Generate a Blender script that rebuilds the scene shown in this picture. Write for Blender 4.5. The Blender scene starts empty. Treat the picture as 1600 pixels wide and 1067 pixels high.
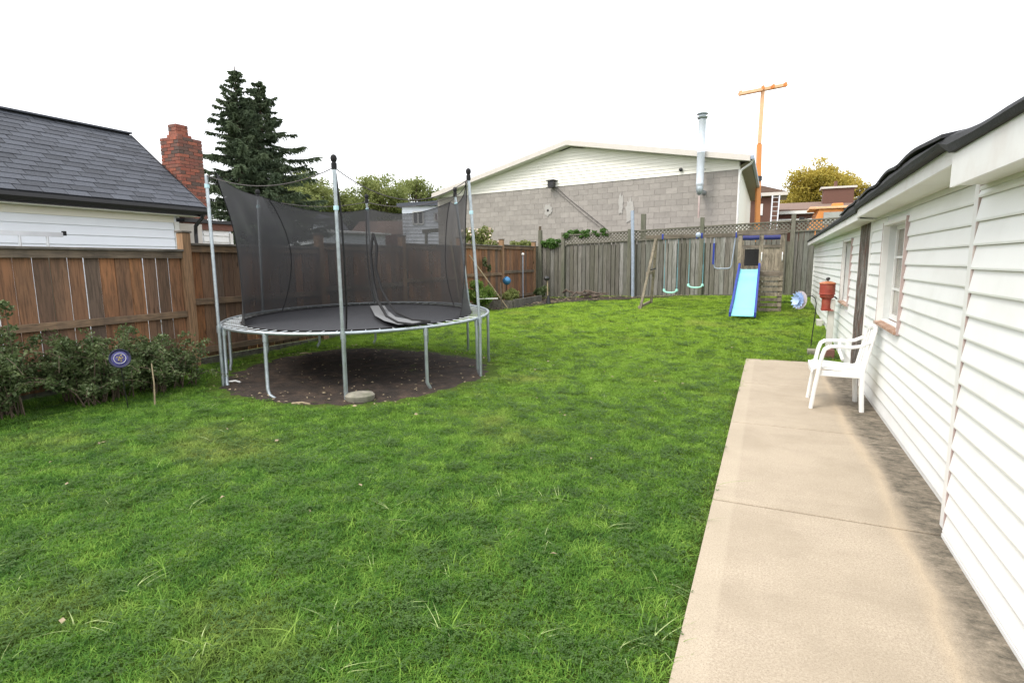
import bpy, math, random
import numpy as np
from mathutils import Vector, Matrix
random.seed(7); rng = np.random.default_rng(7)
R = math.radians
C = bpy.context.scene.collection
sc = bpy.context.scene

# ------------------------------------------------------------------ camera
EYE = Vector((0, 0, 1.5)); FOC = 870.0
yaw, pitch, roll = R(24.63), R(8.08), R(-0.36)
fw = Vector((-math.sin(yaw)*math.cos(pitch), math.cos(yaw)*math.cos(pitch), -math.sin(pitch)))
rt0 = Vector((math.cos(yaw), math.sin(yaw), 0)); up0 = rt0.cross(fw)
rt = rt0*math.cos(roll)+up0*math.sin(roll); up = -rt0*math.sin(roll)+up0*math.cos(roll)
cd = bpy.data.cameras.new('camera'); cam = bpy.data.objects.new('camera', cd); C.objects.link(cam)
cd.sensor_width = 36; cd.sensor_fit = 'HORIZONTAL'; cd.lens = 36*FOC/1600; cd.clip_end = 2000; cd.clip_start = .05
m = Matrix((rt, up, -fw)).transposed().to_4x4(); m.translation = EYE; cam.matrix_world = m
sc.camera = cam

# ------------------------------------------------------------------ world, sun, exposure
SUN_EL, SUN_AZ = R(52), R(212)      # azimuth clockwise from +Y: high, behind the left shoulder
w = bpy.data.worlds.new('World'); sc.world = w; w.use_nodes = True
nt = w.node_tree; bg = nt.nodes['Background']
sky = nt.nodes.new('ShaderNodeTexSky'); sky.sky_type = 'NISHITA'; sky.sun_disc = False
sky.sun_elevation = SUN_EL; sky.sun_rotation = SUN_AZ; sky.air_density = 1.0; sky.dust_density = 3.0
mx = nt.nodes.new('ShaderNodeMix'); mx.data_type = 'RGBA'; mx.inputs[0].default_value = .86
mx.inputs[7].default_value = (6.6, 6.6, 6.7, 1)
nt.links.new(sky.outputs[0], mx.inputs[6]); nt.links.new(mx.outputs[2], bg.inputs[0]); bg.inputs[1].default_value = .15
sl = bpy.data.lights.new('sun', 'SUN'); so = bpy.data.objects.new('sun', sl); C.objects.link(so)
sl.energy = 1.25; sl.angle = R(22); sl.color = (1, .95, .87)
sd = Vector((math.sin(SUN_AZ)*math.cos(SUN_EL), math.cos(SUN_AZ)*math.cos(SUN_EL), math.sin(SUN_EL)))
so.rotation_euler = sd.to_track_quat('Z', 'Y').to_euler()
sc.view_settings.view_transform = 'Standard'; sc.view_settings.look = 'None'
sc.view_settings.exposure = 1.05; sc.view_settings.gamma = 1; sc.view_settings.use_curve_mapping = False
sc.cycles.transparent_max_bounces = 24; sc.cycles.max_bounces = 6

# ------------------------------------------------------------------ helpers
def at(px, py, D):
    """point seen at photo pixel (px,py), D metres ahead of the camera"""
    return EYE + (fw + rt*((px-800)/FOC) - up*((py-533.5)/FOC))*D

def tag(o, label=None, cat=None, group=None, kind=None):
    if label: o['label'] = label
    if cat: o['category'] = cat
    if group: o['group'] = group
    if kind: o['kind'] = kind
    return o

def empty(name, loc, label=None, cat=None, group=None, kind=None):
    o = bpy.data.objects.new(name, None); C.objects.link(o); o.location = loc; o.empty_display_size = .1
    return tag(o, label, cat, group, kind)

def link(name, me, parent=None, mat=None, loc=None):
    o = bpy.data.objects.new(name, me); C.objects.link(o)
    if mat and not me.materials: me.materials.append(mat)
    if parent is not None:
        o.parent = parent
    if loc is not None: o.location = loc
    return o

def local(parent):
    """world offset of a parent chain made of translations only"""
    v = Vector((0, 0, 0))
    while parent is not None:
        v += parent.location; parent = parent.parent
    return v

class MB:
    def __init__(s): s.v = []; s.f = []
    def add(s, vs, fs):
        n = len(s.v); s.v += [tuple(p) for p in vs]; s.f += [tuple(i+n for i in f) for f in fs]; return s
    def obox(s, c, a, b, d):
        c, a, b, d = Vector(c), Vector(a), Vector(b), Vector(d)
        vs = [c+a*i+b*j+d*k for k in (-1, 1) for j in (-1, 1) for i in (-1, 1)]
        return s.add(vs, [(0, 2, 3, 1), (4, 5, 7, 6), (0, 1, 5, 4), (2, 6, 7, 3), (0, 4, 6, 2), (1, 3, 7, 5)])
    def box(s, x0, x1, y0, y1, z0, z1):
        return s.obox(((x0+x1)/2, (y0+y1)/2, (z0+z1)/2), ((x1-x0)/2, 0, 0), (0, (y1-y0)/2, 0), (0, 0, (z1-z0)/2))
    def bar(s, p, q, wd, th, side=None):
        p, q = Vector(p), Vector(q); d = q-p; t = d.normalized()
        side = Vector(side) if side else (Vector((0, 0, 1)).cross(t) if abs(t.z) < .95 else Vector((1, 0, 0)))
        side = (side-t*side.dot(t)).normalized(); n = t.cross(side)
        return s.obox((p+q)/2, d/2, side*wd/2, n*th/2)
    def tube(s, pts, r, n=8, cap=True):
        pts = [Vector(p) for p in pts]; N = len(pts); rs = r if isinstance(r, (list, tuple)) else [r]*N
        base = len(s.v); prev = None; vs = []
        for i, p in enumerate(pts):
            t = (pts[min(i+1, N-1)]-pts[max(i-1, 0)])
            t = t.normalized() if t.length > 1e-9 else Vector((0, 0, 1))
            if prev is None: u = t.orthogonal().normalized()
            else:
                u = prev-t*prev.dot(t); u = u.normalized() if u.length > 1e-6 else t.orthogonal().normalized()
            prev = u; v = t.cross(u)
            vs += [p+(u*math.cos(2*math.pi*k/n)+v*math.sin(2*math.pi*k/n))*rs[i] for k in range(n)]
        fs = [(i*n+k, i*n+(k+1) % n, (i+1)*n+(k+1) % n, (i+1)*n+k) for i in range(N-1) for k in range(n)]
        if cap: fs += [tuple(range(n-1, -1, -1)), tuple((N-1)*n+k for k in range(n))]
        return s.add(vs, fs)
    def lathe(s, c, prof, n=16, axis=(0, 0, 1), sy=1.0):
        c = Vector(c); ax = Vector(axis).normalized()
        u = ax.orthogonal().normalized(); v = ax.cross(u)*sy; vs = []; M = len(prof)
        for r, z in prof: vs += [c+ax*z+(u*math.cos(2*math.pi*k/n)+v*math.sin(2*math.pi*k/n))*r for k in range(n)]
        fs = [(i*n+k, i*n+(k+1) % n, (i+1)*n+(k+1) % n, (i+1)*n+k) for i in range(M-1) for k in range(n)]
        fs += [tuple(range(n-1, -1, -1)), tuple((M-1)*n+k for k in range(n))]
        return s.add(vs, fs)
    def prism(s, poly, ext):
        ext = Vector(ext); n = len(poly); P0 = [Vector(p) for p in poly]
        vs = P0+[p+ext for p in P0]
        return s.add(vs, [tuple(range(n-1, -1, -1)), tuple(range(n, 2*n))]+[(i, (i+1) % n, n+(i+1) % n, n+i) for i in range(n)])
    def mesh(s, name, mat=None, smooth=False, off=None):
        me = bpy.data.meshes.new(name)
        vs = s.v if off is None else [(p[0]-off[0], p[1]-off[1], p[2]-off[2]) for p in s.v]
        me.from_pydata(vs, [], s.f); me.validate(); me.update()
        if mat: me.materials.append(mat)
        if smooth:
            me.polygons.foreach_set('use_smooth', [True]*len(me.polygons))
            try: me.set_sharp_from_angle(angle=R(40))
            except Exception: pass
        return me
    def build(s, name, mat, parent=None, smooth=False, bevel=0, label=None, cat=None, group=None, kind=None):
        """world coordinates; the object's origin goes to the middle of its base"""
        a = np.array(s.v); o0 = Vector(((a[:, 0].min()+a[:, 0].max())/2, (a[:, 1].min()+a[:, 1].max())/2, a[:, 2].min()))
        me = s.mesh(name, mat, smooth, o0)
        o = link(name, me, parent); o.location = o0-local(parent)
        if bevel:
            bm_ = o.modifiers.new('bevel', 'BEVEL'); bm_.width = bevel; bm_.segments = 2; bm_.limit_method = 'ANGLE'
        return tag(o, label, cat, group, kind)

def copy_tree(o, parent=None):
    c = o.copy(); C.objects.link(c)
    if parent is not None: c.parent = parent
    for ch in list(o.children): copy_tree(ch, c)
    return c

# ------------------------------------------------------------------ materials
def nodes(name):
    m_ = bpy.data.materials.new(name); m_.use_nodes = True; t = m_.node_tree
    return m_, t, t.nodes['Principled BSDF'], t.nodes['Material Output']
def N(t, kind, **k):
    n = t.nodes.new('ShaderNode'+kind)
    for a, b in k.items(): setattr(n, a, b)
    return n
def ramp(t, src, stops):
    r = N(t, 'ValToRGB'); e = r.color_ramp.elements
    while len(e) < len(stops): e.new(.5)
    for q, (p, c) in zip(e, stops): q.position = p; q.color = (*c, 1) if len(c) == 3 else c
    t.links.new(src, r.inputs[0]); return r.outputs[0]
def mixc(t, fac, a, b, mode='MIX'):
    n = N(t, 'Mix', data_type='RGBA', blend_type=mode)
    for s_, v in ((0, fac), (6, a), (7, b)):
        if hasattr(v, 'is_output') or isinstance(v, bpy.types.NodeSocket): t.links.new(v, n.inputs[s_])
        else: n.inputs[s_].default_value = v if s_ == 0 else (*v, 1)
    return n.outputs[2]
def noise(t, vec, scale, detail=5, rough=.55, dist=0):
    n = N(t, 'TexNoise'); n.inputs['Scale'].default_value = scale; n.inputs['Detail'].default_value = detail
    n.inputs['Roughness'].default_value = rough; n.inputs['Distortion'].default_value = dist
    if vec is not None: t.links.new(vec, n.inputs['Vector'])
    return n.outputs['Fac']
def objvec(t, scale=(1, 1, 1), rnd=True):
    tc = N(t, 'TexCoord'); mp = N(t, 'Mapping'); mp.inputs['Scale'].default_value = scale
    t.links.new(tc.outputs['Object'], mp.inputs['Vector'])
    oi = N(t, 'ObjectInfo')
    if rnd:
        mu = N(t, 'Math', operation='MULTIPLY'); mu.inputs[1].default_value = 57.0
        t.links.new(oi.outputs['Random'], mu.inputs[0])
        cb = N(t, 'CombineXYZ')
        for i in range(3): t.links.new(mu.outputs[0], cb.inputs[i])
        t.links.new(cb.outputs[0], mp.inputs['Location'])
    return mp.outputs[0], oi.outputs['Random']
def posvec(t, scale=(1, 1, 1)):
    g = N(t, 'NewGeometry'); mp = N(t, 'Mapping'); mp.inputs['Scale'].default_value = scale
    t.links.new(g.outputs['Position'], mp.inputs['Vector']); return mp.outputs[0]
def bump(t, bs, h, strength=.3, dist=.01):
    b = N(t, 'Bump'); b.inputs['Strength'].default_value = strength; b.inputs['Distance'].default_value = dist
    t.links.new(h, b.inputs['Height']); t.links.new(b.outputs[0], bs.inputs['Normal'])

def simple(name, col, rough=.6, var=.15, nscale=8, metal=0, bmp=.1, dirt=None, dirt_amt=.3, rnd=0.0, stretch=(1, 1, 1)):
    """plain surface with blotchy variation, optional dirt colour"""
    m_, t, bs, _ = nodes(name); vec, rn = objvec(t, stretch)
    n1 = noise(t, vec, nscale)
    c = ramp(t, n1, [(.25, [x*(1-var) for x in col]), (.75, [min(1, x*(1+var)) for x in col])])
    if dirt:
        n2 = noise(t, vec, nscale*.35, 6, .65)
        f = ramp(t, n2, [(.5-.0, (0, 0, 0)), (.72, (dirt_amt,)*3)])
        c = mixc(t, f, c, dirt)
    if rnd:
        hv = N(t, 'HueSaturation'); mr = N(t, 'MapRange'); mr.inputs[3].default_value = 1-rnd; mr.inputs[4].default_value = 1+rnd
        t.links.new(rn, mr.inputs[0]); t.links.new(mr.outputs[0], hv.inputs['Value']); t.links.new(c, hv.inputs['Color']); c = hv.outputs[0]
    t.links.new(c, bs.inputs['Base Color']); bs.inputs['Roughness'].default_value = rough; bs.inputs['Metallic'].default_value = metal
    if bmp: bump(t, bs, noise(t, vec, nscale*6, 4), bmp, .005)
    return m_

def wood(name, cols, grain=(14, 14, 1.1), rough=.85, knots=True, rnd=.35, stain=None, stain_z=None):
    """weathered boards: per-board tone, long grain, knots, optional stain low down / high up"""
    m_, t, bs, _ = nodes(name); vec, rn = objvec(t, grain)
    n1 = noise(t, vec, 3.0, 8, .65, .6)
    vec2, _ = objvec(t, (3, 3, .5)); n2 = noise(t, vec2, 1.3, 5, .6)
    base = ramp(t, rn, [(i/(max(1, len(cols)-1)), c) for i, c in enumerate(cols)])
    dk = mixc(t, .58, base, (.03, .025, .02)); c = mixc(t, ramp(t, n1, [(.36, (1, 1, 1)), (.56, (0, 0, 0))]), base, dk)
    c = mixc(t, ramp(t, n2, [(.42, (0, 0, 0)), (.7, (.6,)*3)]), c, stain or (.06, .055, .05))
    if knots:
        v3, _ = objvec(t, (5, 5, 1.6)); vo = N(t, 'TexVoronoi'); vo.inputs['Scale'].default_value = 1.3; t.links.new(v3, vo.inputs['Vector'])
        c = mixc(t, ramp(t, vo.outputs['Distance'], [(.05, (.9,)*3), (.15, (0, 0, 0))]), c, (.02, .014, .01))
    t.links.new(c, bs.inputs['Base Color']); bs.inputs['Roughness'].default_value = rough; bs.inputs['Specular IOR Level'].default_value = .25
    bump(t, bs, n1, .5, .004)
    return m_

def leafmat(name, cols, trans=.35, rough=.55, nscale=1.2, spec=.3):
    m_, t, bs, out = nodes(name)
    n1 = noise(t, posvec(t), nscale, 3); n2 = noise(t, posvec(t), nscale*14, 2)
    ad = N(t, 'Math', operation='MULTIPLY_ADD'); ad.inputs[1].default_value = .5
    t.links.new(n2, ad.inputs[0])
    hf = N(t, 'Math', operation='MULTIPLY'); hf.inputs[1].default_value = .5; t.links.new(n1, hf.inputs[0]); t.links.new(hf.outputs[0], ad.inputs[2])
    c = ramp(t, ad.outputs[0], [(.3+.4*i/(len(cols)-1), q) for i, q in enumerate(cols)])
    t.links.new(c, bs.inputs['Base Color']); bs.inputs['Roughness'].default_value = rough; bs.inputs['Specular IOR Level'].default_value = spec
    tr = N(t, 'BsdfTranslucent'); t.links.new(c, tr.inputs[0]); ms = N(t, 'MixShader'); ms.inputs[0].default_value = trans
    t.links.new(bs.outputs[0], ms.inputs[1]); t.links.new(tr.outputs[0], ms.inputs[2]); t.links.new(ms.outputs[0], out.inputs[0])
    return m_

M = {}
# lawn soil, seen between the blades
def lawn_mat():
    m_, t, bs, _ = nodes('lawn_ground'); p = posvec(t)
    a = noise(t, p, 1.1, 5); b = noise(t, p, 38, 6, .7)
    c = ramp(t, b, [(.3, (.03, .05, .012)), (.55, (.075, .12, .02)), (.75, (.12, .16, .04))])
    c = mixc(t, ramp(t, a, [(.55, (0, 0, 0)), (.75, (.5,)*3)]), c, (.12, .12, .04))
    t.links.new(c, bs.inputs['Base Color']); bs.inputs['Roughness'].default_value = 1; bs.inputs['Specular IOR Level'].default_value = .1
    bump(t, bs, b, .8, .03); return m_
M['lawn'] = lawn_mat()

def blade_mat(name, dark, mid, light, dry):
    m_, t, bs, out = nodes(name); p = posvec(t)
    big = noise(t, p, .55, 4, .6); medn = noise(t, p, 4.2, 4, .6); fine = noise(t, p, 60, 2, .6)
    oi = N(t, 'ObjectInfo')
    s1 = N(t, 'Math', operation='MULTIPLY_ADD'); s1.inputs[1].default_value = .45; t.links.new(medn, s1.inputs[0])
    s2 = N(t, 'Math', operation='MULTIPLY_ADD'); s2.inputs[1].default_value = .35; t.links.new(fine, s2.inputs[0])
    s3 = N(t, 'Math', operation='MULTIPLY'); s3.inputs[1].default_value = .22; t.links.new(oi.outputs['Random'], s3.inputs[0])
    t.links.new(s3.outputs[0], s2.inputs[2]); t.links.new(s2.outputs[0], s1.inputs[2])
    c = ramp(t, s1.outputs[0], [(.36, dark), (.52, mid), (.66, light)])
    # light painted into the colour: darker green in front, brighter yellow green farther back
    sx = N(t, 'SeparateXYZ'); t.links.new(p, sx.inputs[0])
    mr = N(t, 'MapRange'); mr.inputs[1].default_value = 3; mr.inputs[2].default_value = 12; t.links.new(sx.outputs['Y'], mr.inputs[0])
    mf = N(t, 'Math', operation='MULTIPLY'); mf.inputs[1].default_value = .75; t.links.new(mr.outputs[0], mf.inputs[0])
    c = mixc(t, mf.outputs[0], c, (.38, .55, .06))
    c = mixc(t, ramp(t, big, [(.55, (0, 0, 0)), (.70, (.42,)*3)]), c, dry)
    t.links.new(c, bs.inputs['Base Color']); bs.inputs['Roughness'].default_value = .6; bs.inputs['Specular IOR Level'].default_value = .2
    tr = N(t, 'BsdfTranslucent'); t.links.new(c, tr.inputs[0]); ms = N(t, 'MixShader'); ms.inputs[0].default_value = .4
    t.links.new(bs.outputs[0], ms.inputs[1]); t.links.new(tr.outputs[0], ms.inputs[2]); t.links.new(ms.outputs[0], out.inputs[0])
    return m_
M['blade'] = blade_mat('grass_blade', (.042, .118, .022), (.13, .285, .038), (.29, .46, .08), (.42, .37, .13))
M['blade_pale'] = simple('grass_blade_pale', (.34, .42, .16), .55, .25, 30, bmp=0)
M['clover'] = leafmat('clover_leaf', [(.045, .10, .02), (.095, .18, .035)], .3, .5, 5)

def soil_mat():
    m_, t, bs, _ = nodes('soil'); p = posvec(t)
    a = noise(t, p, 5, 8, .7); b = noise(t, p, 60, 4, .7)
    c = ramp(t, a, [(.3, (.012, .009, .007)), (.5, (.032, .022, .016)), (.72, (.085, .056, .038))])
    c = mixc(t, ramp(t, b, [(.6, (0, 0, 0)), (.75, (.5,)*3)]), c, (.15, .11, .07))
    t.links.new(c, bs.inputs['Base Color']); bs.inputs['Roughness'].default_value = 1; bump(t, bs, a, 1, .04); return m_
M['soil'] = soil_mat()

def concrete_mat():
    m_, t, bs, _ = nodes('concrete_slab'); p = posvec(t)
    sx = N(t, 'SeparateXYZ'); t.links.new(p, sx.inputs[0])
    st = noise(t, posvec(t, (4, 6, 4)), 2.2, 12, .8, .1)
    wob = noise(t, posvec(t, (2, .5, 1)), 1.6, 4)
    big = noise(t, p, 1.7, 5, .6); fine = noise(t, p, 95, 6, .85); spk = noise(t, p, 210, 3, .7)
    c = ramp(t, fine, [(.32, (.24, .20, .148)), (.48, (.42, .352, .268)), (.68, (.58, .50, .395))])
    c = mixc(t, ramp(t, big, [(.38, (.55,)*3), (.6, (0, 0, 0))]), c, (.33, .275, .205))
    # mildew band along the drip line beside the wall
    xw = N(t, 'MULTIPLY_ADD' and 'Math', operation='MULTIPLY_ADD'); xw.inputs[1].default_value = .26
    t.links.new(wob, xw.inputs[0]); t.links.new(sx.outputs['X'], xw.inputs[2])
    f1 = ramp(t, xw.outputs[0], [(.0, (0, 0, 0)), (.70, (0, 0, 0)), (.86, (.12,)*3), (.965, (.92,)*3), (1, (1,)*3)])
    f2 = ramp(t, st, [(.34, (.25,)*3), (.58, (1,)*3)])
    c = mixc(t, mixc(t, 1.0, f1, f2, 'MULTIPLY'), c, (.085, .076, .058))
    f3 = ramp(t, xw.outputs[0], [(.79, (0, 0, 0)), (.855, (.42,)*3), (.91, (0, 0, 0))])
    c = mixc(t, f3, c, (.54, .43, .3))
    # light smudges over the middle of the slabs
    f4 = ramp(t, noise(t, posvec(t, (1.6, 3.2, 1)), 1.3, 12, .78), [(.5, (0, 0, 0)), (.72, (.32,)*3)])
    c = mixc(t, f4, c, (.25, .205, .16))
    # trowelled margin at the lawn side
    f5 = ramp(t, N_shift(t, sx.outputs['X'], .5), [(.25, (.3,)*3), (.365, (.35,)*3), (.385, (0, 0, 0))])
    c = mixc(t, f5, c, (.50, .43, .33))
    c = mixc(t, ramp(t, spk, [(.56, (0, 0, 0)), (.64, (.7,)*3)]), c, (.16, .13, .10))
    t.links.new(c, bs.inputs['Base Color']); bs.inputs['Roughness'].default_value = .9; bs.inputs['Specular IOR Level'].default_value = .25
    bump(t, bs, fine, .35, .004); return m_
def N_shift(t, s, k):
    n = N(t, 'Math', operation='ADD'); n.inputs[1].default_value = k; t.links.new(s, n.inputs[0]); return n.outputs[0]
M['concrete'] = concrete_mat()
M['joint'] = simple('joint_dirt', (.05, .045, .035), 1, .3, 30)

M['fence_brown'] = wood('fence_brown', [(.36, .16, .07), (.14, .10, .075), (.42, .20, .09), (.17, .105, .07), (.26, .15, .09), (.15, .115, .09), (.36, .17, .08), (.20, .14, .10)], stain=(.075, .058, .045))
M['rail_brown'] = wood('rail_brown', [(.19, .15, .11), (.27, .18, .11)], grain=(14, 1.1, 14), knots=False)
M['post_brown'] = wood('post_brown', [(.34, .21, .12), (.38, .23, .13)], stain=(.2, .125, .075))
M['cap_grey'] = wood('cap_grey', [(.19, .17, .145), (.22, .2, .17)], grain=(14, 1.1, 14), knots=False)
M['fence_grey'] = wood('fence_grey', [(.22, .205, .175), (.13, .122, .10), (.36, .355, .33), (.165, .15, .125), (.27, .255, .225), (.145, .135, .115), (.22, .225, .2)], stain=(.10, .105, .07), knots=False)
M['rail_grey'] = wood('rail_grey', [(.17, .16, .13), (.20, .185, .15)], grain=(1.1, 14, 14), knots=False, stain=(.09, .1, .06))
M['post_grey'] = wood('post_grey', [(.17, .17, .13), (.20, .19, .15)], stain=(.08, .1, .055), knots=False)
M['play_wood'] = wood('play_wood', [(.27, .23, .17), (.33, .28, .21)], grain=(6, 6, 2), knots=False, stain=(.10, .09, .065))
M['play_beam'] = wood('play_beam', [(.19, .16, .12), (.22, .18, .14)], grain=(1.1, 14, 14), knots=False)
M['rotten'] = None
def rotten_mat():
    m_, t, bs, _ = nodes('rotten_wood'); vec, _ = objvec(t, (10, 10, 1.3))
    n1 = noise(t, vec, 2.5, 8, .7, 1.0); v2, _ = objvec(t, (4, 4, 1.5)); n2 = noise(t, v2, 2.2, 6, .7)
    c = ramp(t, n1, [(.36, (.02, .017, .014)), (.5, (.075, .062, .05)), (.62, (.34, .32, .29))])
    c = mixc(t, ramp(t, n2, [(.5, (0, 0, 0)), (.62, (.8,)*3)]), c, (.12, .045, .025))
    t.links.new(c, bs.inputs['Base Color']); bs.inputs['Roughness'].default_value = .95; bump(t, bs, n1, .9, .012); return m_
M['rotten'] = rotten_mat()
M['siding'] = simple('white_siding', (.84, .85, .84), .42, .02, 3, bmp=.03, dirt=(.55, .54, .48), dirt_amt=.25)
M['trim_white'] = simple('white_trim', (.76, .76, .74), .45, .04, 6, bmp=.05, dirt=(.5, .42, .36), dirt_amt=.35)
M['soffit'] = simple('soffit', (.70, .70, .64), .5, .04, 4, bmp=.05, dirt=(.5, .48, .4), dirt_amt=.3)
M['pink_jamb'] = simple('faded_red_trim', (.42, .32, .30), .7, .15, 9, dirt=(.7, .62, .58), dirt_amt=.6)
M['sill'] = simple('peeling_sill', (.36, .22, .15), .85, .4, 18, dirt=(.6, .56, .5), dirt_amt=.85, bmp=.5)
M['jamb'] = simple('window_reveal', (.62, .64, .63), .6, .1, 6, dirt=(.4, .38, .33), dirt_amt=.5)
M['black_roof'] = simple('black_roofing', (.022, .023, .026), .75, .35, 12, bmp=.5)
M['black_metal'] = simple('black_metal', (.018, .018, .02), .4, .1, 6)
M['siding_blue'] = simple('pale_blue_siding', (.84, .88, .95), .5, .03, 3, bmp=.04)
M['siding_cream'] = simple('cream_siding', (.82, .80, .72), .55, .03, 3, bmp=.04)
M['fascia_beige'] = simple('beige_fascia', (.60, .56, .51), .55, .05, 4, bmp=.04)
M['soffit_brown'] = simple('brown_soffit', (.24, .2, .16), .7, .08, 5)
M['shingle'] = simple('charcoal_shingle', (.062, .068, .082), .9, .35, 40, bmp=.7, rnd=.28)
M['shingle_brown'] = simple('brown_shingle', (.16, .105, .08), .9, .3, 30, bmp=.5, rnd=.15)
M['mortar'] = simple('mortar', (.26, .235, .205), .95, .15, 20, bmp=.4)
def brick_mat(name, cols):
    m_, t, bs, _ = nodes(name); vec, rn = objvec(t); n1 = noise(t, vec, 26, 6, .65)
    base = ramp(t, rn, [(i/(len(cols)-1), c) for i, c in enumerate(cols)])
    c = mixc(t, ramp(t, n1, [(.4, (.5,)*3), (.65, (0, 0, 0))]), base, (.10, .06, .045))
    t.links.new(c, bs.inputs['Base Color']); bs.inputs['Roughness'].default_value = .9; bump(t, bs, n1, .5, .006); return m_
M['brick'] = brick_mat('red_brick', [(.36, .10, .06), (.26, .08, .055), (.09, .07, .06), (.40, .12, .07), (.22, .10, .075), (.07, .065, .06), (.32, .09, .06)])
M['brick_dark'] = brick_mat('dark_brick', [(.14, .07, .05), (.19, .08, .06)])
M['block'] = simple('concrete_block', (.32, .295, .27), .95, .12, 5, bmp=.4, rnd=.09, dirt=(.33, .3, .27), dirt_amt=.4)
M['block_mortar'] = simple('block_mortar', (.36, .335, .305), .95, .1, 12)
M['galv'] = simple('galvanised_steel', (.42, .47, .50), .42, .18, 14, metal=.75, bmp=.05, dirt=(.25, .24, .22), dirt_amt=.35)
M['galv_blue'] = simple('weathered_galvanised_post', (.36, .42, .50), .55, .15, 9, metal=.4, bmp=.05)
M['tape'] = simple('pale_blue_tape', (.45, .68, .74), .6, .1, 20)
M['spring'] = simple('bright_spring', (.62, .65, .66), .35, .08, 10, metal=.6, bmp=0)
M['stainless'] = simple('stainless', (.62, .67, .73), .45, .10, 5, metal=.25, bmp=.02)
M['alu'] = simple('aluminium', (.66, .68, .70), .38, .06, 8, metal=.7, bmp=.02)
M['black_rubber'] = simple('black_rubber', (.009, .009, .010), .85, .2, 20)
M['mat_black'] = simple('woven_black_mat', (.020, .021, .025), .6, .15, 60, bmp=.15, dirt=(.07, .07, .075), dirt_amt=.35)
M['net_patch'] = simple('grey_net_fold', (.17, .175, .18), .8, .08, 30)
M['rope'] = simple('dark_rope', (.09, .08, .08), .9, .2, 40)
M['stone'] = simple('rough_stone', (.24, .225, .18), .95, .3, 12, bmp=.8, dirt=(.1, .12, .06), dirt_amt=.6)
M['white_plastic'] = simple('white_plastic', (.80, .80, .78), .32, .02, 4, bmp=0)
M['red_paint'] = simple('worn_red_paint', (.30, .05, .032), .5, .2, 14, bmp=.15, dirt=(.32, .12, .07), dirt_amt=.7)
M['orange_top'] = simple('rusty_orange_lid', (.46, .16, .07), .55, .2, 14, bmp=.15)
M['post_white'] = simple('dull_white_post', (.56, .55, .5), .6, .08, 7, dirt=(.35, .33, .28), dirt_amt=.5)
M['blue_plastic'] = simple('blue_plastic', (.018, .04, .28), .35, .08, 6, bmp=0)
M['slide_teal'] = simple('aqua_slide', (.22, .66, .74), .22, .05, 3, bmp=0)
M['seat_mint'] = simple('mint_plastic', (.36, .72, .60), .4, .05, 5, bmp=0)
M['chain'] = simple('bluegreen_chain', (.14, .30, .34), .5, .1, 30, bmp=0)
M['navy_tarp'] = simple('navy_tarp', (.015, .02, .12), .6, .15, 9)
M['black_board'] = simple('black_board', (.02, .018, .018), .6, .2, 7)
M['glass_blue'] = simple('blue_glass_petal', (.42, .55, .80), .2, .2, 9, bmp=0)
M['glass_red'] = simple('pinkish_rim', (.72, .62, .62), .4, .1, 9, bmp=0)
M['cobalt'] = simple('cobalt_glaze', (.055, .05, .20), .3, .6, 40, bmp=.1)
M['cobalt_rim'] = simple('dark_navy_rim', (.016, .016, .06), .35, .2, 12)
M['yellow_glaze'] = simple('yellow_glaze', (.42, .32, .10), .4, .35, 30, bmp=0)
M['ball_blue'] = simple('blue_gazing_ball', (.06, .22, .42), .12, .2, 7, metal=.3, bmp=0)
M['orange'] = simple('orange_paint', (.66, .25, .06), .55, .1, 4, dirt=(.4, .2, .1), dirt_amt=.35)
M['orange_pale'] = simple('sunbleached_orange', (.78, .45, .25), .6, .1, 4, dirt=(.45, .25, .14), dirt_amt=.3)
M['window_dark'] = simple('window_glass', (.06, .065, .075), .08, .2, 3, bmp=0)
M['window_grey'] = simple('dusty_window_glass', (.33, .34, .32), .25, .15, 5, bmp=0)
M['window_red'] = simple('curtained_glass', (.22, .12, .14), .2, .15, 5, bmp=0)
M['bark'] = simple('bark', (.10, .075, .055), .95, .35, 14, bmp=.8, stretch=(1, 1, .25))
M['twig'] = simple('twig', (.10, .075, .05), .9, .3, 20)
M['weathered_box'] = wood('weathered_bed', [(.15, .145, .125), (.19, .18, .15)], grain=(5, 5, 5), knots=False)
M['dead_wood'] = simple('dead_branch', (.11, .085, .065), .95, .3, 14, bmp=.5)
M['spruce'] = leafmat('spruce_needles', [(.05, .075, .05), (.11, .15, .085), (.20, .24, .14)], .3, .9, 1.6)
M['leaf_olive'] = leafmat('olive_leaves', [(.10, .13, .04), (.22, .26, .08), (.36, .38, .15)], .45, .7, .6)
M['leaf_yellow'] = leafmat('autumn_leaves', [(.20, .20, .04), (.46, .37, .07), (.62, .48, .12)], .4, .6, .55)
M['leaf_rose'] = leafmat('rose_leaves', [(.02, .038, .014), (.085, .125, .045), (.28, .32, .15)], .3, .5, 7)
M['leaf_bright'] = leafmat('bright_leaves', [(.07, .14, .025), (.16, .25, .05), (.26, .34, .09)], .4, .55, 4)
M['leaf_vine'] = leafmat('vine_leaves', [(.05, .12, .025), (.14, .26, .06)], .35, .5, 4)
M['petal'] = simple('cream_pink_petal', (.70, .56, .44), .6, .15, 10, bmp=0)
M['litter'] = simple('dry_leaf', (.30, .24, .15), .8, .35, 12, bmp=0)

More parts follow.
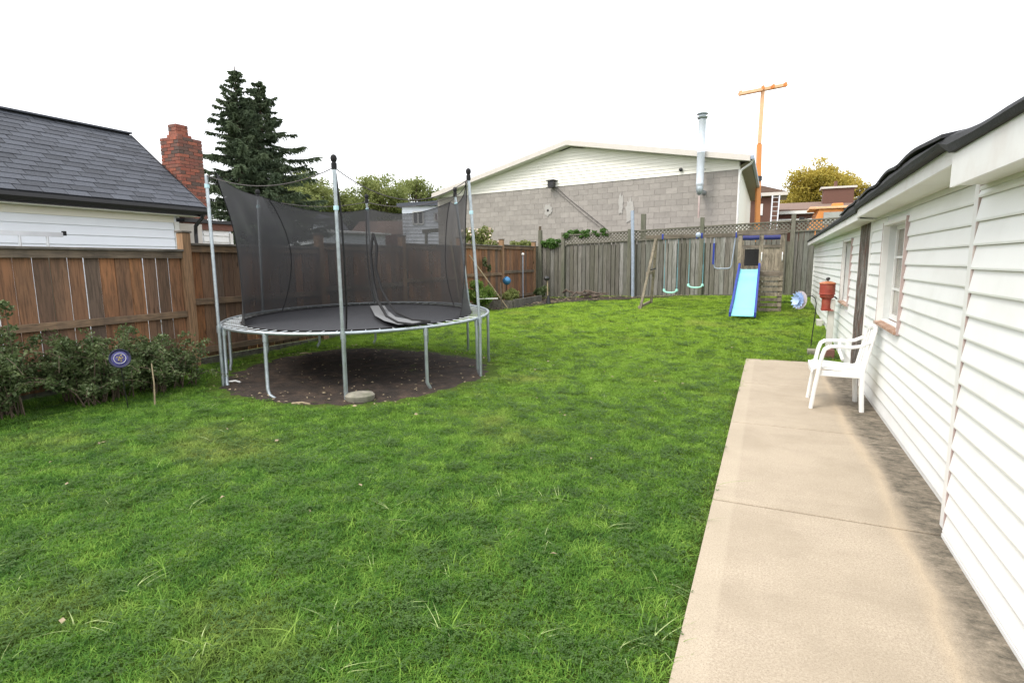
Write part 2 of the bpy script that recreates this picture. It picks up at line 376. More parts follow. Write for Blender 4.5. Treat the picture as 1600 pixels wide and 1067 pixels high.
def net_mat():
    m_, t, bs, out = nodes('black_safety_net'); bs.inputs['Base Color'].default_value = (.040, .040, .042, 1); bs.inputs['Roughness'].default_value = .8
    tc = N(t, 'TexCoord'); vec, _ = objvec(t, (1, 1, 1), False)
    n = noise(t, vec, 2.2, 4); mr = N(t, 'MapRange'); mr.inputs[1].default_value = .3; mr.inputs[2].default_value = .7
    mr.inputs[3].default_value = .78; mr.inputs[4].default_value = .90; t.links.new(n, mr.inputs[0])
    tr = N(t, 'BsdfTransparent'); ms = N(t, 'MixShader'); t.links.new(mr.outputs[0], ms.inputs[0])
    t.links.new(tr.outputs[0], ms.inputs[1]); t.links.new(bs.outputs[0], ms.inputs[2]); t.links.new(ms.outputs[0], out.inputs[0]); return m_
M['net'] = net_mat()
def glass_mat():
    m_, t, bs, out = nodes('old_window_pane'); bs.inputs['Base Color'].default_value = (.3, .29, .25, 1); bs.inputs['Roughness'].default_value = .15
    vec, _ = objvec(t); c = ramp(t, noise(t, vec, 4, 4), [(.3, (.17, .15, .12)), (.7, (.40, .37, .31))]); t.links.new(c, bs.inputs['Base Color']); return m_
M['pane'] = glass_mat()

# ------------------------------------------------------------------ ground
def lerp_tab(v, tab):
    if v <= tab[0][0]: return tab[0][1]
    for (a, p), (b, q) in zip(tab, tab[1:]):
        if v <= b: return p+(q-p)*(v-a)/(b-a)
    return tab[-1][1]
LT = [(3, -.02), (5.3, .0), (8, .07), (11, .12), (17, .2), (19, .25), (30, 1.0), (40, 1.6), (60, 2.0)]
MT = [(3, -.03), (5, -.08), (8, -.0), (11, .1), (15, .26), (17, .3), (19, .35), (30, 1.1), (40, 1.9), (60, 2.2)]
RT = [(3, -.03), (9.2, -.01), (11.7, .15), (14.6, .29), (16.7, .40), (18.5, .46), (20, .5), (30, 1.2), (40, 2.1), (60, 2.4)]
def gz(x, y):
    l, c_, r = lerp_tab(y, LT), lerp_tab(y, MT), lerp_tab(y, RT)
    if x < -4.8: z = l+(c_-l)*max(0, min(1, (x+7.5)/2.7))
    else: z = c_+(r-c_)*max(0, min(1, (x+4.8)/4.6))
    return z+.012*math.sin(x*1.7+y*.9)*math.sin(y*1.3-x*.6)

def grid(xs, ys, fz, name, mat, kind, parent=None):
    me = bpy.data.meshes.new(name); nx, ny = len(xs), len(ys)
    vs = [(x, y, fz(x, y)) for y in ys for x in xs]
    fs = [(j*nx+i, j*nx+i+1, (j+1)*nx+i+1, (j+1)*nx+i) for j in range(ny-1) for i in range(nx-1)]
    me.from_pydata(vs, [], fs); me.materials.append(mat); me.polygons.foreach_set('use_smooth', [True]*len(fs)); me.update()
    return tag(link(name, me, parent), kind=kind)
xs = [-600, -200, -80, -40, -25, -16]+[-12+.3*i for i in range(49)]+[4, 8, 16, 40, 120, 400]
ys = [-200, -40, -10, -4]+[-2+.3*i for i in range(76)]+[22, 25, 30, 35, 40, 50, 60, 100, 250, 900]
grid(xs, ys, lambda x, y: gz(x, y)-(.06 if (-.25 < x < 1.3 and y < 9.3) else 0), 'ground', M['lawn'], 'structure')

# ------------------------------------------------------------------ concrete walk
walk = MB().box(-.245, 1.12, -2.2, 9.28, -.25, -.035).build('walkway', M['joint'], None, kind='structure')
edges = [-2.1, -.2, 1.70, 3.60, 5.50, 7.38, 9.30]
for a, b in zip(edges, edges[1:]):
    MB().box(-.25, 1.06 if a > 3.5 else .99, a+.008, b-.008, -.16, 0).build('slab_panel', M['concrete'], walk, bevel=.006)

# ------------------------------------------------------------------ soil patch + beds
def soil_patch(name, poly, mat, dz=.02, kind='structure', mound=.0):
    # fan polygon with ragged rim following the ground
    cx = sum(p[0] for p in poly)/len(poly); cy = sum(p[1] for p in poly)/len(poly)
    n = 120; rings = 14; vs = []; fs = []
    def rim(k):
        t_ = k/n*len(poly); i = int(t_) % len(poly); f = t_-int(t_); p, q = poly[i], poly[(i+1) % len(poly)]
        return p[0]+(q[0]-p[0])*f, p[1]+(q[1]-p[1])*f
    for j in range(rings+1):
        for k in range(n):
            x, y = rim(k); rr = j/rings*(1+.010*math.sin(k*2*math.pi*9/n)+.008*math.sin(k*2*math.pi*23/n+1)+.007*math.sin(k*2*math.pi*37/n)); x = cx+(x-cx)*rr; y = cy+(y-cy)*rr
            e = min(1, (1-j/rings)*5)
            h = dz*e-.03*(1-e)+mound*(1-(j/rings)**2)+.012*math.sin(x*9+1)*math.sin(y*11)*e+.01*math.sin(x*23)*math.sin(y*19)*e
            vs.append((x, y, gz(x, y)+h))
    for j in range(rings):
        for k in range(n): fs.append((j*n+k, j*n+(k+1) % n, (j+1)*n+(k+1) % n, (j+1)*n+k))
    me = bpy.data.meshes.new(name); me.from_pydata(vs, [], fs); me.materials.append(mat); me.update()
    me.polygons.foreach_set('use_smooth', [True]*len(fs))
    return tag(link(name, me), kind=kind)
SOIL = [(-5.22+2.0*math.cos(a)*(1+.03*math.sin(3*a)), 6.20+2.06*math.sin(a)*(1+.05*math.cos(2*a))) for a in [i*math.pi/12 for i in range(24)]]
soil_patch('bare_soil', SOIL, M['soil'])
BED = [(-7.45, 18.4), (-7.45, 14.2), (-6.9, 13.6), (-6.3, 15.2), (-5.6, 16.2), (-4.6, 16.9), (-3.4, 17.5), (-2.6, 17.9), (-2.2, 18.4)]
soil_patch('garden_bed', BED, M['soil'], .03)

def inside(x, y, poly):
    c = False; n = len(poly)
    for i in range(n):
        (x1, y1), (x2, y2) = poly[i], poly[(i+1) % n]
        if (y1 > y) != (y2 > y) and x < (x2-x1)*(y-y1)/(y2-y1)+x1: c = not c
    return c

# ------------------------------------------------------------------ grass (stuff)
def blades(name, n, spread, h, wd, lean, mat, nseg=3, clover=False):
    vs, fs = [], []
    for i in range(n):
        a = random.uniform(0, 2*math.pi); r = spread*math.sqrt(random.random()); x, y = r*math.cos(a), r*math.sin(a)
        d = random.uniform(0, 2*math.pi); hh = h*random.uniform(.55, 1.25); ln = lean*random.uniform(.3, 1.6); w_ = wd*random.uniform(.7, 1.3)
        dx, dy = math.cos(d), math.sin(d); px, py = -dy, dx; b = len(vs)
        if clover:
            for q in range(3):
                t_ = d+q*2.094; ex, ey = math.cos(t_), math.sin(t_); s = w_; b = len(vs); z = hh
                vs += [(x, y, z), (x+ex*s-ey*s*.5, y+ey*s+ex*s*.5, z+s*.25), (x+ex*s*1.35, y+ey*s*1.35, z+s*.1), (x+ex*s+ey*s*.5, y+ey*s-ex*s*.5, z+s*.25)]
                fs.append((b, b+1, b+2, b+3))
            continue
        for s in range(nseg+1):
            t_ = s/nseg; ww = w_*(1-t_**1.6)*.5+.0001; q = ln*t_*t_*hh; z = hh*t_*(1-.28*t_*min(1.6, ln))
            vs += [(x+dx*q+px*ww, y+dy*q+py*ww, z), (x+dx*q-px*ww, y+dy*q-py*ww, z)]
        for s in range(nseg): fs.append((b+2*s, b+2*s+1, b+2*s+3, b+2*s+2))
    me = bpy.data.meshes.new(name); me.from_pydata(vs, [], fs); me.materials.append(mat); me.update(); return me

tufts = bpy.data.collections.new('grass_tufts')        # prototypes only, never linked to the scene
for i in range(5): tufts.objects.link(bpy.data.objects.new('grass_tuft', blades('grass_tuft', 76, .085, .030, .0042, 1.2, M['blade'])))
tufts.objects.link(bpy.data.objects.new('clover_tuft', blades('clover_tuft', 26, .08, .030, .0085, 1, M['clover'], clover=True)))
tall = bpy.data.collections.new('long_blades')
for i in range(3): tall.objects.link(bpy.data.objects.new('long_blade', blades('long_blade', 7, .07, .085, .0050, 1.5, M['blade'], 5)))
tall.objects.link(bpy.data.objects.new('long_blade_pale', blades('long_blade_pale', 5, .07, .062, .0044, 2.1, M['blade_pale'], 5)))

def scatter_group(name, coll, dmin, scale):
    g = bpy.data.node_groups.new(name, 'GeometryNodeTree')
    g.interface.new_socket('Geometry', in_out='INPUT', socket_type='NodeSocketGeometry')
    g.interface.new_socket('Geometry', in_out='OUTPUT', socket_type='NodeSocketGeometry')
    n = g.nodes; l = g.links; gi = n.new('NodeGroupInput'); go = n.new('NodeGroupOutput')
    dp = n.new('GeometryNodeDistributePointsOnFaces'); dp.distribute_method = 'RANDOM'
    na = n.new('GeometryNodeInputNamedAttribute'); na.data_type = 'FLOAT'; na.inputs['Name'].default_value = 'dens'
    mu = n.new('ShaderNodeMath'); mu.operation = 'MULTIPLY'; mu.inputs[1].default_value = dmin
    l.new(na.outputs['Attribute'], mu.inputs[0]); l.new(mu.outputs[0], dp.inputs['Density']); l.new(gi.outputs[0], dp.inputs['Mesh'])
    ip = n.new('GeometryNodeInstanceOnPoints'); ci = n.new('GeometryNodeCollectionInfo'); ci.inputs['Collection'].default_value = coll
    ci.inputs['Separate Children'].default_value = True; ci.inputs['Reset Children'].default_value = True
    ip.inputs['Pick Instance'].default_value = True
    rv = n.new('FunctionNodeRandomValue'); rv.data_type = 'FLOAT_VECTOR'; rv.inputs[0].default_value = (-.16, -.16, 0); rv.inputs[1].default_value = (.16, .16, 6.283)
    rs = n.new('FunctionNodeRandomValue'); rs.data_type = 'FLOAT'; rs.inputs[2].default_value = scale[0]; rs.inputs[3].default_value = scale[1]; rs.inputs['Seed'].default_value = 5
    nh = n.new('GeometryNodeInputNamedAttribute'); nh.data_type = 'FLOAT'; nh.inputs['Name'].default_value = 'size'
    m2 = n.new('ShaderNodeMath'); m2.operation = 'MULTIPLY'; l.new(rs.outputs[1], m2.inputs[0]); l.new(nh.outputs['Attribute'], m2.inputs[1])
    l.new(dp.outputs['Points'], ip.inputs['Points']); l.new(ci.outputs[0], ip.inputs['Instance'])
    l.new(rv.outputs[0], ip.inputs['Rotation']); l.new(m2.outputs[0], ip.inputs['Scale']); l.new(ip.outputs[0], go.inputs[0])
    return g

def scatter_field(name, coll, dmin, scale, cells, label):
    me = bpy.data.meshes.new(name); vs, fs, de, si = [], [], [], []
    for (x, y, s, d, z_) in cells:
        b = len(vs)
        for (i, j) in ((0, 0), (1, 0), (1, 1), (0, 1)):
            X, Y = x+i*s, y+j*s; vs.append((X, Y, gz(X, Y))); de.append(d); si.append(z_)
        fs.append((b, b+1, b+2, b+3))
    me.from_pydata(vs, [], fs)
    a = me.attributes.new('dens', 'FLOAT', 'POINT'); a.data.foreach_set('value', de)
    a = me.attributes.new('size', 'FLOAT', 'POINT'); a.data.foreach_set('value', si); me.update()
    o = link(name, me); md = o.modifiers.new('scatter', 'NODES'); md.node_group = scatter_group(name, coll, dmin, scale)
    return tag(o, label, name.replace('_', ' '), kind='stuff')

def lawn_ok(x, y):
    if -.26 < x+.05 and x < 1.05 and y < 9.32: return False
    if x > 1.0 or x < -7.5: return False
    if inside(x, y, SOIL) or inside(x, y, BED): return False
    return True
cells, cells2 = [], []
s = .1
def seen(x, y):
    v = Vector((x, y, 0))-EYE; D = v.dot(fw)
    if D < .4: return False
    px = 800+FOC*v.dot(rt)/D; py = 533.5-FOC*v.dot(up)/D
    return -160 < px < 1700 and py < 1250
for j in range(0, 184):
    for i in range(0, 98):
        x, y = -7.6+i*.1, .2+j*.1; xc, yc = x+.05, y+.05
        if not seen(xc, yc) or not lawn_ok(xc, yc): continue
        dist = math.hypot(xc, yc)
        d = 1.0 if dist < 5 else max(.22, (5/dist)**1.25)
        sz = 1.0 if dist < 5 else min(1.45, 1+.06*(dist-5))
        cells.append((x, y, .1, d, sz))
        clump = math.sin(x*2.1+1.3)*math.sin(y*1.7+.4)+.5*math.sin(x*5.3)*math.sin(y*4.7+2)
        if dist < 9: cells2.append((x, y, .1, max(0.05, .35+.7*clump)*(1 if dist < 4 else .45), 1.0))
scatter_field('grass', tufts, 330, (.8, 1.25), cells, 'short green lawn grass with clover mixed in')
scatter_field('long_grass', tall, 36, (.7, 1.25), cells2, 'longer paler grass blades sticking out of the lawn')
edge = []
y = 1.0
while y < 9.3:
    edge.append((-.335, y, .1, random.choice([0, .4, .9, 1.4]), random.uniform(.8, 1.3))); y += .1
scatter_field('edge_grass', tall, 70, (.35, .8), edge, 'untrimmed grass blades leaning over the lawn edge of the concrete walk')
# sparse weeds and dead leaves on the bare soil
wc = []
for j in range(0, 50):
    for i in range(0, 50):
        x, y = -7.3+i*.1, 4+j*.1
        if inside(x+.05, y+.05, SOIL):
            e = math.hypot(x+5.1, y+6.2-12.4)
            wc.append((x, y, .1, 2.2*random.random()**2 if math.hypot(x+5.22, y-6.2) > 1.78 else (.5*random.random() if math.hypot(x+5.22, y-6.2) > 1.6 else 0)+ .22*(math.sin(x*5)*math.sin(y*6) > .35), .8))
scatter_field('soil_weeds', tufts, 90, (.4, .9), wc, 'sparse weeds growing in the bare soil under the trampoline')
def litter(name, n, fn, mat, size, label, cat):
    vs, fs = [], []
    for i in range(n):
        x, y, z = fn(); a = random.uniform(0, 6.28); s_ = size*random.uniform(.5, 1.4); b = len(vs)
        ux, uy = math.cos(a)*s_, math.sin(a)*s_
        vs += [(x-ux, y-uy, z+.004), (x+uy*.5, y-ux*.5, z+random.uniform(0, .02)), (x+ux, y+uy, z+.006), (x-uy*.5, y+ux*.5, z+random.uniform(0, .02))]
        fs.append((b, b+1, b+2, b+3))
    me = bpy.data.meshes.new(name); me.from_pydata(vs, [], fs); me.materials.append(mat); me.update()
    return tag(link(name, me), label, cat, kind='stuff')
def rs_():
    while True:
        x, y = random.uniform(-7.3, -3), random.uniform(4, 8.4)
        if inside(x, y, SOIL): return x, y, gz(x, y)+.03
litter('leaf_litter', 260, rs_, M['litter'], .022, 'scattered dry leaves and chips on the soil under the trampoline', 'leaf litter')
def rb_():
    while True:
        x, y = random.uniform(-7.4, -2.2), random.uniform(13.7, 18.4)
        if inside(x, y, BED): return x, y, gz(x, y)+.05
litter('leaf_litter', 500, rb_, M['litter'], .04, 'dry leaves and mulch on the garden bed by the back fence', 'leaf litter')
def rl_():
    while True:
        x, y = random.uniform(-7, -.3), random.uniform(1, 17)
        if lawn_ok(x, y): return x, y, gz(x, y)+.05
litter('leaf_litter', 110, rl_, M['litter'], .02, 'a few fallen leaves lying on the mown lawn', 'leaf litter')

# ------------------------------------------------------------------ left fence
FX = -7.57
lf = empty('board_fence', (FX, 2.75, 0), 'brown weathered cedar board fence with capped posts along the left side', 'fence')
posts_y = [0.15, 2.75, 5.35, 7.98, 10.56, 13.15, 15.75, 18.36]
tops = [1.66, 1.71, 1.80, 1.88, 1.95, 2.01, 2.05]
for i, y in enumerate(posts_y):
    t_ = tops[min(i, len(tops)-1)]+.08 if i < 3 else tops[min(i, len(tops)-1)]+.07
    t_ = max(tops[max(0, i-1)], tops[min(i, 6)])+.14
    o = MB().box(FX-.055, FX+.075, y-.062, y+.062, gz(FX, y)-.2, t_).build('post', M['post_brown'], lf, bevel=.006)
    MB().box(FX-.07, FX+.09, y-.078, y+.078, t_+.002, t_+.03).build('post_cap', M['cap_grey'], o, bevel=.008)
bmesh_cache = {}
def board_mesh(h, wd, th, key, mat):
    k = (key, round(h, 2), wd)
    if k not in bmesh_cache:
        b = MB(); # dog-free board with small chamfers
        c_ = .006
        prof = [(-wd/2+c_, -th/2), (wd/2-c_, -th/2), (wd/2, -th/2+c_), (wd/2, th/2), (-wd/2, th/2), (-wd/2, -th/2+c_)]
        b.prism([(x, y, 0) for x, y in prof], (0, 0, h)); bmesh_cache[k] = b.mesh(key, mat)
    return bmesh_cache[k]
for i in range(len(posts_y)-1):
    y0, y1 = posts_y[i]+.064, posts_y[i+1]-.064; top = tops[i]; g0, g1 = gz(FX, y0), gz(FX, y1); gb = max(g0, g1)
    MB().box(FX-.06, FX+.085, y0, y1, top-.03, top).build('top_cap', M['cap_grey'], lf, bevel=.004)
    MB().box(FX+.012, FX+.05, y0, y1, top-.125, top-.032).build('rail', M['rail_brown'], lf)
    zm = .80+.01*i if i < 2 else 1.02+.1*(i-2)*.8
    zm = [.78, .80, .96, 1.03, 1.1, 1.15, 1.2][i]
    MB().box(FX+.012, FX+.052, y0, y1, zm-.045, zm+.045).build('rail', M['rail_brown'], lf, bevel=.003)
    zb = gb+.17
    MB().box(FX+.012, FX+.052, y0, y1, zb-.045, zb+.045).build('rail', M['rail_brown'], lf, bevel=.003)
    n = 14; p = (y1-y0)/n
    for k in range(n):
        wd = p-random.choice([.006, .012, .016, .003, .012, .018] if i < 2 else [.004, .010, .016, .003, .006, .012]); bt = gb+.06 if i > 1 else gb+.04
        me = board_mesh(top-.04-bt, round(wd, 3), .019, 'cedar_board', M['fence_brown'])
        o = link('board', me, lf); o.location = Vector((FX-.008+random.uniform(-.003, .003), y0+p*(k+.5), bt))-lf.location
        o.rotation_euler = (random.uniform(-.004, .004), 0, math.pi/2+random.uniform(-.02, .02))
    MB().box(FX-.03, FX-.012, y0, y1, min(g0, g1)-.1, gb+.05).build('kickboard', M['weathered_box'], lf)

# ------------------------------------------------------------------ back fence
BY = 18.5
def btop(x): return 2.40+.034*(x+6.5)
def bbase(x): return .20+.036*(x+6.5)
bf = empty('lattice_fence', (-3, BY, .3), 'tall grey weathered plank fence with lattice top across the back of the yard', 'fence')
bposts = [(-7.35, 2.60), (-6.5, 2.50), (-4.2, 2.55), (-1.95, 2.84), (.58, 2.82), (3.0, 2.8)]
for x, zt in bposts:
    MB().box(x-.06, x+.06, BY-.09, BY+.03, bbase(x)-.3, zt).build('post', M['post_grey'], bf, bevel=.006)
n = 0
x = -7.27
while x < 3.0:
    wd = random.choice([.135, .14, .145, .14]); xc = x+wd/2
    if not any(abs(xc-px) < .08 for px, _ in bposts):
        zt = (btop(xc)-.31) if xc > -6.5 else 2.12+.02*math.sin(xc*9); zb = bbase(xc)-.02+random.uniform(-.02, .02)
        me = board_mesh(round(zt-zb, 2), wd-random.choice([.006, .012, .018]), .019, 'grey_plank', M['fence_grey'])
        o = link('board', me, bf); o.location = Vector((xc, BY+random.choice([-.012, -.008, -.02]), zb))-bf.location
        o.rotation_euler = (0, random.uniform(-.006, .006), random.uniform(-.03, .03))
    x += wd+random.uniform(.0, .006)
MB().box(-7.6, 3.0, BY+.02, BY+.05, .1, 2.06).build('backing', M['post_grey'], bf)
for (x0, _), (x1, _) in zip(bposts, bposts[1:]):
    a, b = x0+.062, x1-.062
    for dz in ((.0, -.30) if x0 > -6.6 else ()):
        MB().bar((a, BY-.03, btop(a)+dz), (b, BY-.03, btop(b)+dz), .07, .045, (0, 1, 0)).build('rail', M['rail_grey'], bf, bevel=.003)
    MB().bar((a, BY-.045, bbase(a)+.03), (b, BY-.045, bbase(b)+.03), .03, .12, (0, 1, 0)).build('kickboard', M['rail_grey'], bf)
    if x0 > -6.6:
        lt = MB(); u = a-.32; H = .27
        while u < b:
            for s_ in (1, -1):
                p0, p1 = (u, 0), (u+H, H)
                if s_ < 0: p0, p1 = (u, H), (u+H, 0)
                # clip to panel
                def clip(p, q):
                    pts = []
                    for (A, B) in ((p, q), (q, p)):
                        X, Z = A
                        if X < a: t_ = (a-X)/(B[0]-X); X, Z = a, Z+(B[1]-Z)*t_
                        if X > b: t_ = (b-X)/(B[0]-X); X, Z = b, Z+(B[1]-Z)*t_
                        pts.append((X, Z))
                    return pts
                if max(p0[0], p1[0]) <= a+.02 or min(p0[0], p1[0]) >= b-.02: continue
                P0, P1 = clip(p0, p1)
                z0 = lambda X: btop(X)-.285
                lt.bar((P0[0], BY-.03+s_*.005, z0(P0[0])+P0[1]), (P1[0], BY-.03+s_*.005, z0(P1[0])+P1[1]), .0095, .036, (0, 1, 0))
            u += .112
        lt.build('lattice_panel', M['rail_grey'], bf)

# steel post in front, old timber post behind
MB().tube([(-4.02, BY-.18, .15), (-4.05, BY-.18, 1.7), (-4.10, BY-.18, 3.12)], .055, 12).build('steel_post', M['galv_blue'], None, True, label='tall pale blue-grey galvanised post standing at the back fence', cat='post')
MB().box(-3.93, -3.78, BY+.35, BY+.47, .3, 3.05).build('timber_post', M['post_grey'], None, bevel=.006, label='dark square timber post behind the back fence beside the steel post', cat='post')
MB().box(-7.62, -7.55, BY+.5, BY+.57, .3, 2.78).build('rusty_stake', M['twig'], None, label='thin rusty stake rising behind the corner where the fences meet', cat='stake')

# ------------------------------------------------------------------ right outbuilding
ob = empty('outbuilding', (1.6, 8, 0), 'long low white-sided outbuilding along the right side with black sagging roof edge', 'building')
LAP = .119
def lap(y0, y1, X, z, parent, mat, h=LAP):
    """one siding course on a wall facing -x: lower edge proud"""
    b = MB(); z1 = z+h
    poly = [(X+.012, y0, z), (X-.016, y0, z), (X-.018, y0, z+.010), (X-.002, y0, z1-.002), (X+.012, y0, z1-.002)]
    b.prism(poly, (0, y1-y0, 0)); return b.build('siding_board', mat, parent)
# backing walls
XB, XC, XA = 1.065, 1.085, .955
bw = MB(); bw.box(XB+.16, 4.5, 3.6, 16.8, -.3, 2.0); bw.build('wall', M['jamb'], ob)
wins = {'B': (5.78, 6.76, .90, 1.84), 'C': (9.42, 10.32, .88, 1.78)}
def wall_back(X, y0, y1, win):
    b = MB()
    if win:
        a, c, z0, z1 = win
        b.box(X+.012, X+.15, y0, a, -.3, 2.0); b.box(X+.012, X+.15, c, y1, -.3, 2.0); b.box(X+.012, X+.15, a, c, -.3, z0); b.box(X+.012, X+.15, a, c, z1, 2.0)
    else: b.box(X+.012, X+.15, y0, y1, -.3, 2.0)
    b.build('wall', M['siding'], ob)
wall_back(XB, 3.72, 7.62, wins['B']); wall_back(XC, 8.52, 16.75, wins['C'])
MB().box(XA+.012, XA+.13, -2.2, 3.60, -.1, 1.95).build('wall', M['siding'], ob)
def side(X, y0, y1, zb, zt, win):
    z = zb
    while z < zt-.02:
        h = min(LAP, zt-z)
        if win and z+h > win[2]-.03 and z < win[3]+.02:
            zl = z
            lap(y0, win[0]-.035, X, zl, ob, M['siding'], h); lap(win[1]+.035, y1, X, zl, ob, M['siding'], h)
        else: lap(y0, y1, X, z, ob, M['siding'], h)
        z += LAP
side(XA, -2.2, 3.585, .022, 1.86, None)
side(XB, 3.72, 7.60, .03, 1.93, wins['B'])
side(XC, 8.56, 16.72, .035, 1.90, wins['C'])
# starter strips, corner posts, channel trims
MB().box(XB-.012, XB+.012, 3.72, 7.6, .0, .028).build('starter_strip', M['trim_white'], ob)
MB().box(XC-.012, XC+.012, 8.56, 16.72, .0, .033).build('starter_strip', M['trim_white'], ob)
MB().box(XA-.02, XA+.02, -2.2, 3.585, .0, .02).build('starter_strip', M['trim_white'], ob)
MB().box(XA-.012, XA+.13, 3.590, 3.602, .0, 1.87).build('channel_trim', M['pink_jamb'], ob)
MB().box(XA-.004, XB+.03, 3.604, 3.70, .02, 1.96).build('corner_post', M['trim_white'], ob, bevel=.005)
MB().box(XC-.03, XC+.03, 16.72, 16.80, .1, 1.93).build('corner_post', M['trim_white'], ob)
MB().box(XB-.025, XB+.02, 7.603, 7.635, .02, 1.94).build('channel_trim', M['trim_white'], ob)
MB().box(XC-.03, XC+.02, 8.50, 8.545, .02, 1.93).build('channel_trim', M['pink_jamb'], ob, label='faded reddish trim strip')
rp = MB(); zz = -.05; pts = []
for k in range(17):
    rp_j = .004*math.sin(k*1.7)+.003*math.sin(k*4.1)
    pts.append(rp_j)
for k in range(16):
    z0, z1 = -.1+k*.128, -.1+(k+1)*.128
    rp.add([(1.045+pts[k], 7.64, z0), (1.05+pts[k], 8.49, z0), (1.05+pts[k+1], 8.49, z1), (1.045+pts[k+1], 7.64, z1), (1.2, 7.64, z0), (1.2, 8.49, z0), (1.2, 8.49, z1), (1.2, 7.64, z1)],
           [(0, 1, 2, 3), (4, 7, 6, 5), (0, 3, 7, 4), (1, 5, 6, 2)])
rp.build('rotten_panel', M['rotten'], ob, label='dark rotting bare wood panel between the two sided walls')
# windows
def window(a, c, z0, z1, X, muntins):
    f = MB(); f.box(X-.03, X+.02, a-.034, a, z0-.02, z1+.03); f.box(X-.03, X+.02, c, c+.034, z0-.02, z1+.03); f.box(X-.03, X+.02, a, c, z1, z1+.03)
    wn = f.build('window', M['trim_white'], ob)
    MB().box(X-.034, X-.006, c+.0345, c+.042, z0-.05, z1+.03).build('outer_trim', M['pink_jamb'], wn); MB().box(X-.034, X-.006, a-.042, a-.0345, z0-.05, z1+.03).build('outer_trim', M['pink_jamb'], wn)
    j = MB(); j.box(X+.021, X+.15, a-.02, a+.002, z0, z1); j.box(X+.021, X+.15, c-.002, c+.02, z0, z1); j.box(X+.021, X+.15, a+.003, c-.003, z1-.004, z1+.02)
    j.build('reveal', M['jamb'], wn)
    sl_ = MB(); sl_.prism([(X-.05, a-.03, z0-.045), (X-.05, a-.03, z0-.02), (X+.15, a-.03, z0+.012), (X+.15, a-.03, z0-.045)], (0, c-a+.06, 0)); sl_.build('sill', M['sill'], wn)
    MB().box(X+.095, X+.10, a+.03, c-.03, z0+.03, z1-.03).build('pane', M['pane'], wn)
    g = MB(); g.box(X+.075, X+.094, a+.003, a+.045, z0+.012, z1-.005); g.box(X+.075, X+.094, c-.045, c-.003, z0+.012, z1-.005)
    g.box(X+.075, X+.094, a+.046, c-.046, z0+.012, z0+.06); g.box(X+.075, X+.094, a+.046, c-.046, z1-.045, z1-.005)
    g.box(X+.078, X+.093, (a+c)/2-.012, (a+c)/2+.012, z0+.061, z1-.046)
    for k in range(1, muntins+1):
        z = z0+(z1-z0)*k/(muntins+1); g.box(X+.0785, X+.0925, a+.046, c-.046, z-.011, z+.011)
    g.build('sash', M['trim_white'], wn)
window(*wins['B'], XB, 2); window(*wins['C'], XC, 1)
# soffits, fascia, roof edge
MB().box(.815, XA+.2, -2.2, 3.50, 1.862, 1.874).build('soffit', M['soffit'], ob)
MB().box(.80, .815, -2.2, 3.515, 1.855, 2.020).build('fascia', M['trim_white'], ob)
MB().box(.8155, XB+.2, 3.50, 3.512, 1.875, 2.03).build('fascia_return', M['trim_white'], ob)
sb = MB(); sb.prism([(.86, 3.52, 1.995), (XB+.2, 3.52, 1.955), (XB+.2, 3.52, 1.967), (.86, 3.52, 2.007)], (0, 3.9, -.02)); sb.build('soffit', M['soffit'], ob)
for k in range(38):
    y = 3.6+k*.1; MB().box(.862, XB+.02, y, y+.006, 1.952, 1.958) if False else None
fb = MB(); fb.prism([(.842, 3.52, 1.995), (.858, 3.52, 1.995), (.858, 3.52, 2.085), (.842, 3.52, 2.085)], (.02, 3.83, -.028)); fb.build('fascia', M['trim_white'], ob)
sb = MB(); sb.prism([(.89, 7.36, 1.945), (XC+.2, 7.36, 1.925), (XC+.2, 7.36, 1.937), (.89, 7.36, 1.957)], (.03, 9.44, -.05)); sb.build('soffit', M['soffit'], ob)
fb = MB(); fb.prism([(.872, 7.36, 1.945), (.888, 7.36, 1.945), (.888, 7.36, 2.03), (.872, 7.36, 2.03)], (.03, 9.44, -.055)); fb.build('fascia', M['trim_white'], ob)
fz_ = MB(); fz_.box(XB-.015, XB+.012, 3.71, 7.6, 1.932, 1.968); fz_.box(XC-.015, XC+.012, 8.55, 16.72, 1.90, 1.93); fz_.box(XA-.015, XA+.012, -2.2, 3.585, 1.862-.02, 1.8615); fz_.build('frieze_trim', M['soffit'], ob)
def edge_z(y):      # top of the sagging black roof edge
    base = lerp_tab(y, [(-2, 2.05), (2.4, 2.062), (3.0, 2.075), (3.5, 2.115), (4.2, 2.14), (5.2, 2.155), (5.8, 2.13), (7.2, 2.14), (9, 2.10), (16.8, 2.02)])
    return base+.004*math.sin(y*3.3)+.003*math.sin(y*7.1+1)
def edge_b(y): return lerp_tab(y, [(-2, 2.012), (3.5, 2.022), (3.53, 2.087), (7.34, 2.058), (7.38, 2.03), (16.8, 1.977)])
def edge_x(y): return lerp_tab(y, [(-2, .77), (3.5, .78), (7.3, .835), (7.4, .85), (16.8, .885)])
re_ = MB(); ysr = [-2.2+.19*i for i in range(101)]; vs = []; fs = []
for i, y in enumerate(ysr):
    X, zb_, zt_ = edge_x(y), edge_b(y), edge_z(y)
    pr = [(X, zb_), (X-.012, zb_+(zt_-zb_)*.45), (X-.004, zt_-.01), (X+.03, zt_+.008), (X+1.9, zt_+.36), (X+3.9, zt_-.02), (X+3.9, zb_-.02), (X+1.9, zt_+.28), (X+.05, zb_)]
    vs += [(a, y, b) for a, b in pr]
K = 9
for i in range(len(ysr)-1):
    for k in range(K): fs.append((i*K+k, (i+1)*K+k, (i+1)*K+(k+1) % K, i*K+(k+1) % K))
fs += [tuple(range(K)), tuple((len(ysr)-1)*K+k for k in range(K-1, -1, -1))]
re_.add(vs, fs); re_.build('roof', M['black_roof'], ob)
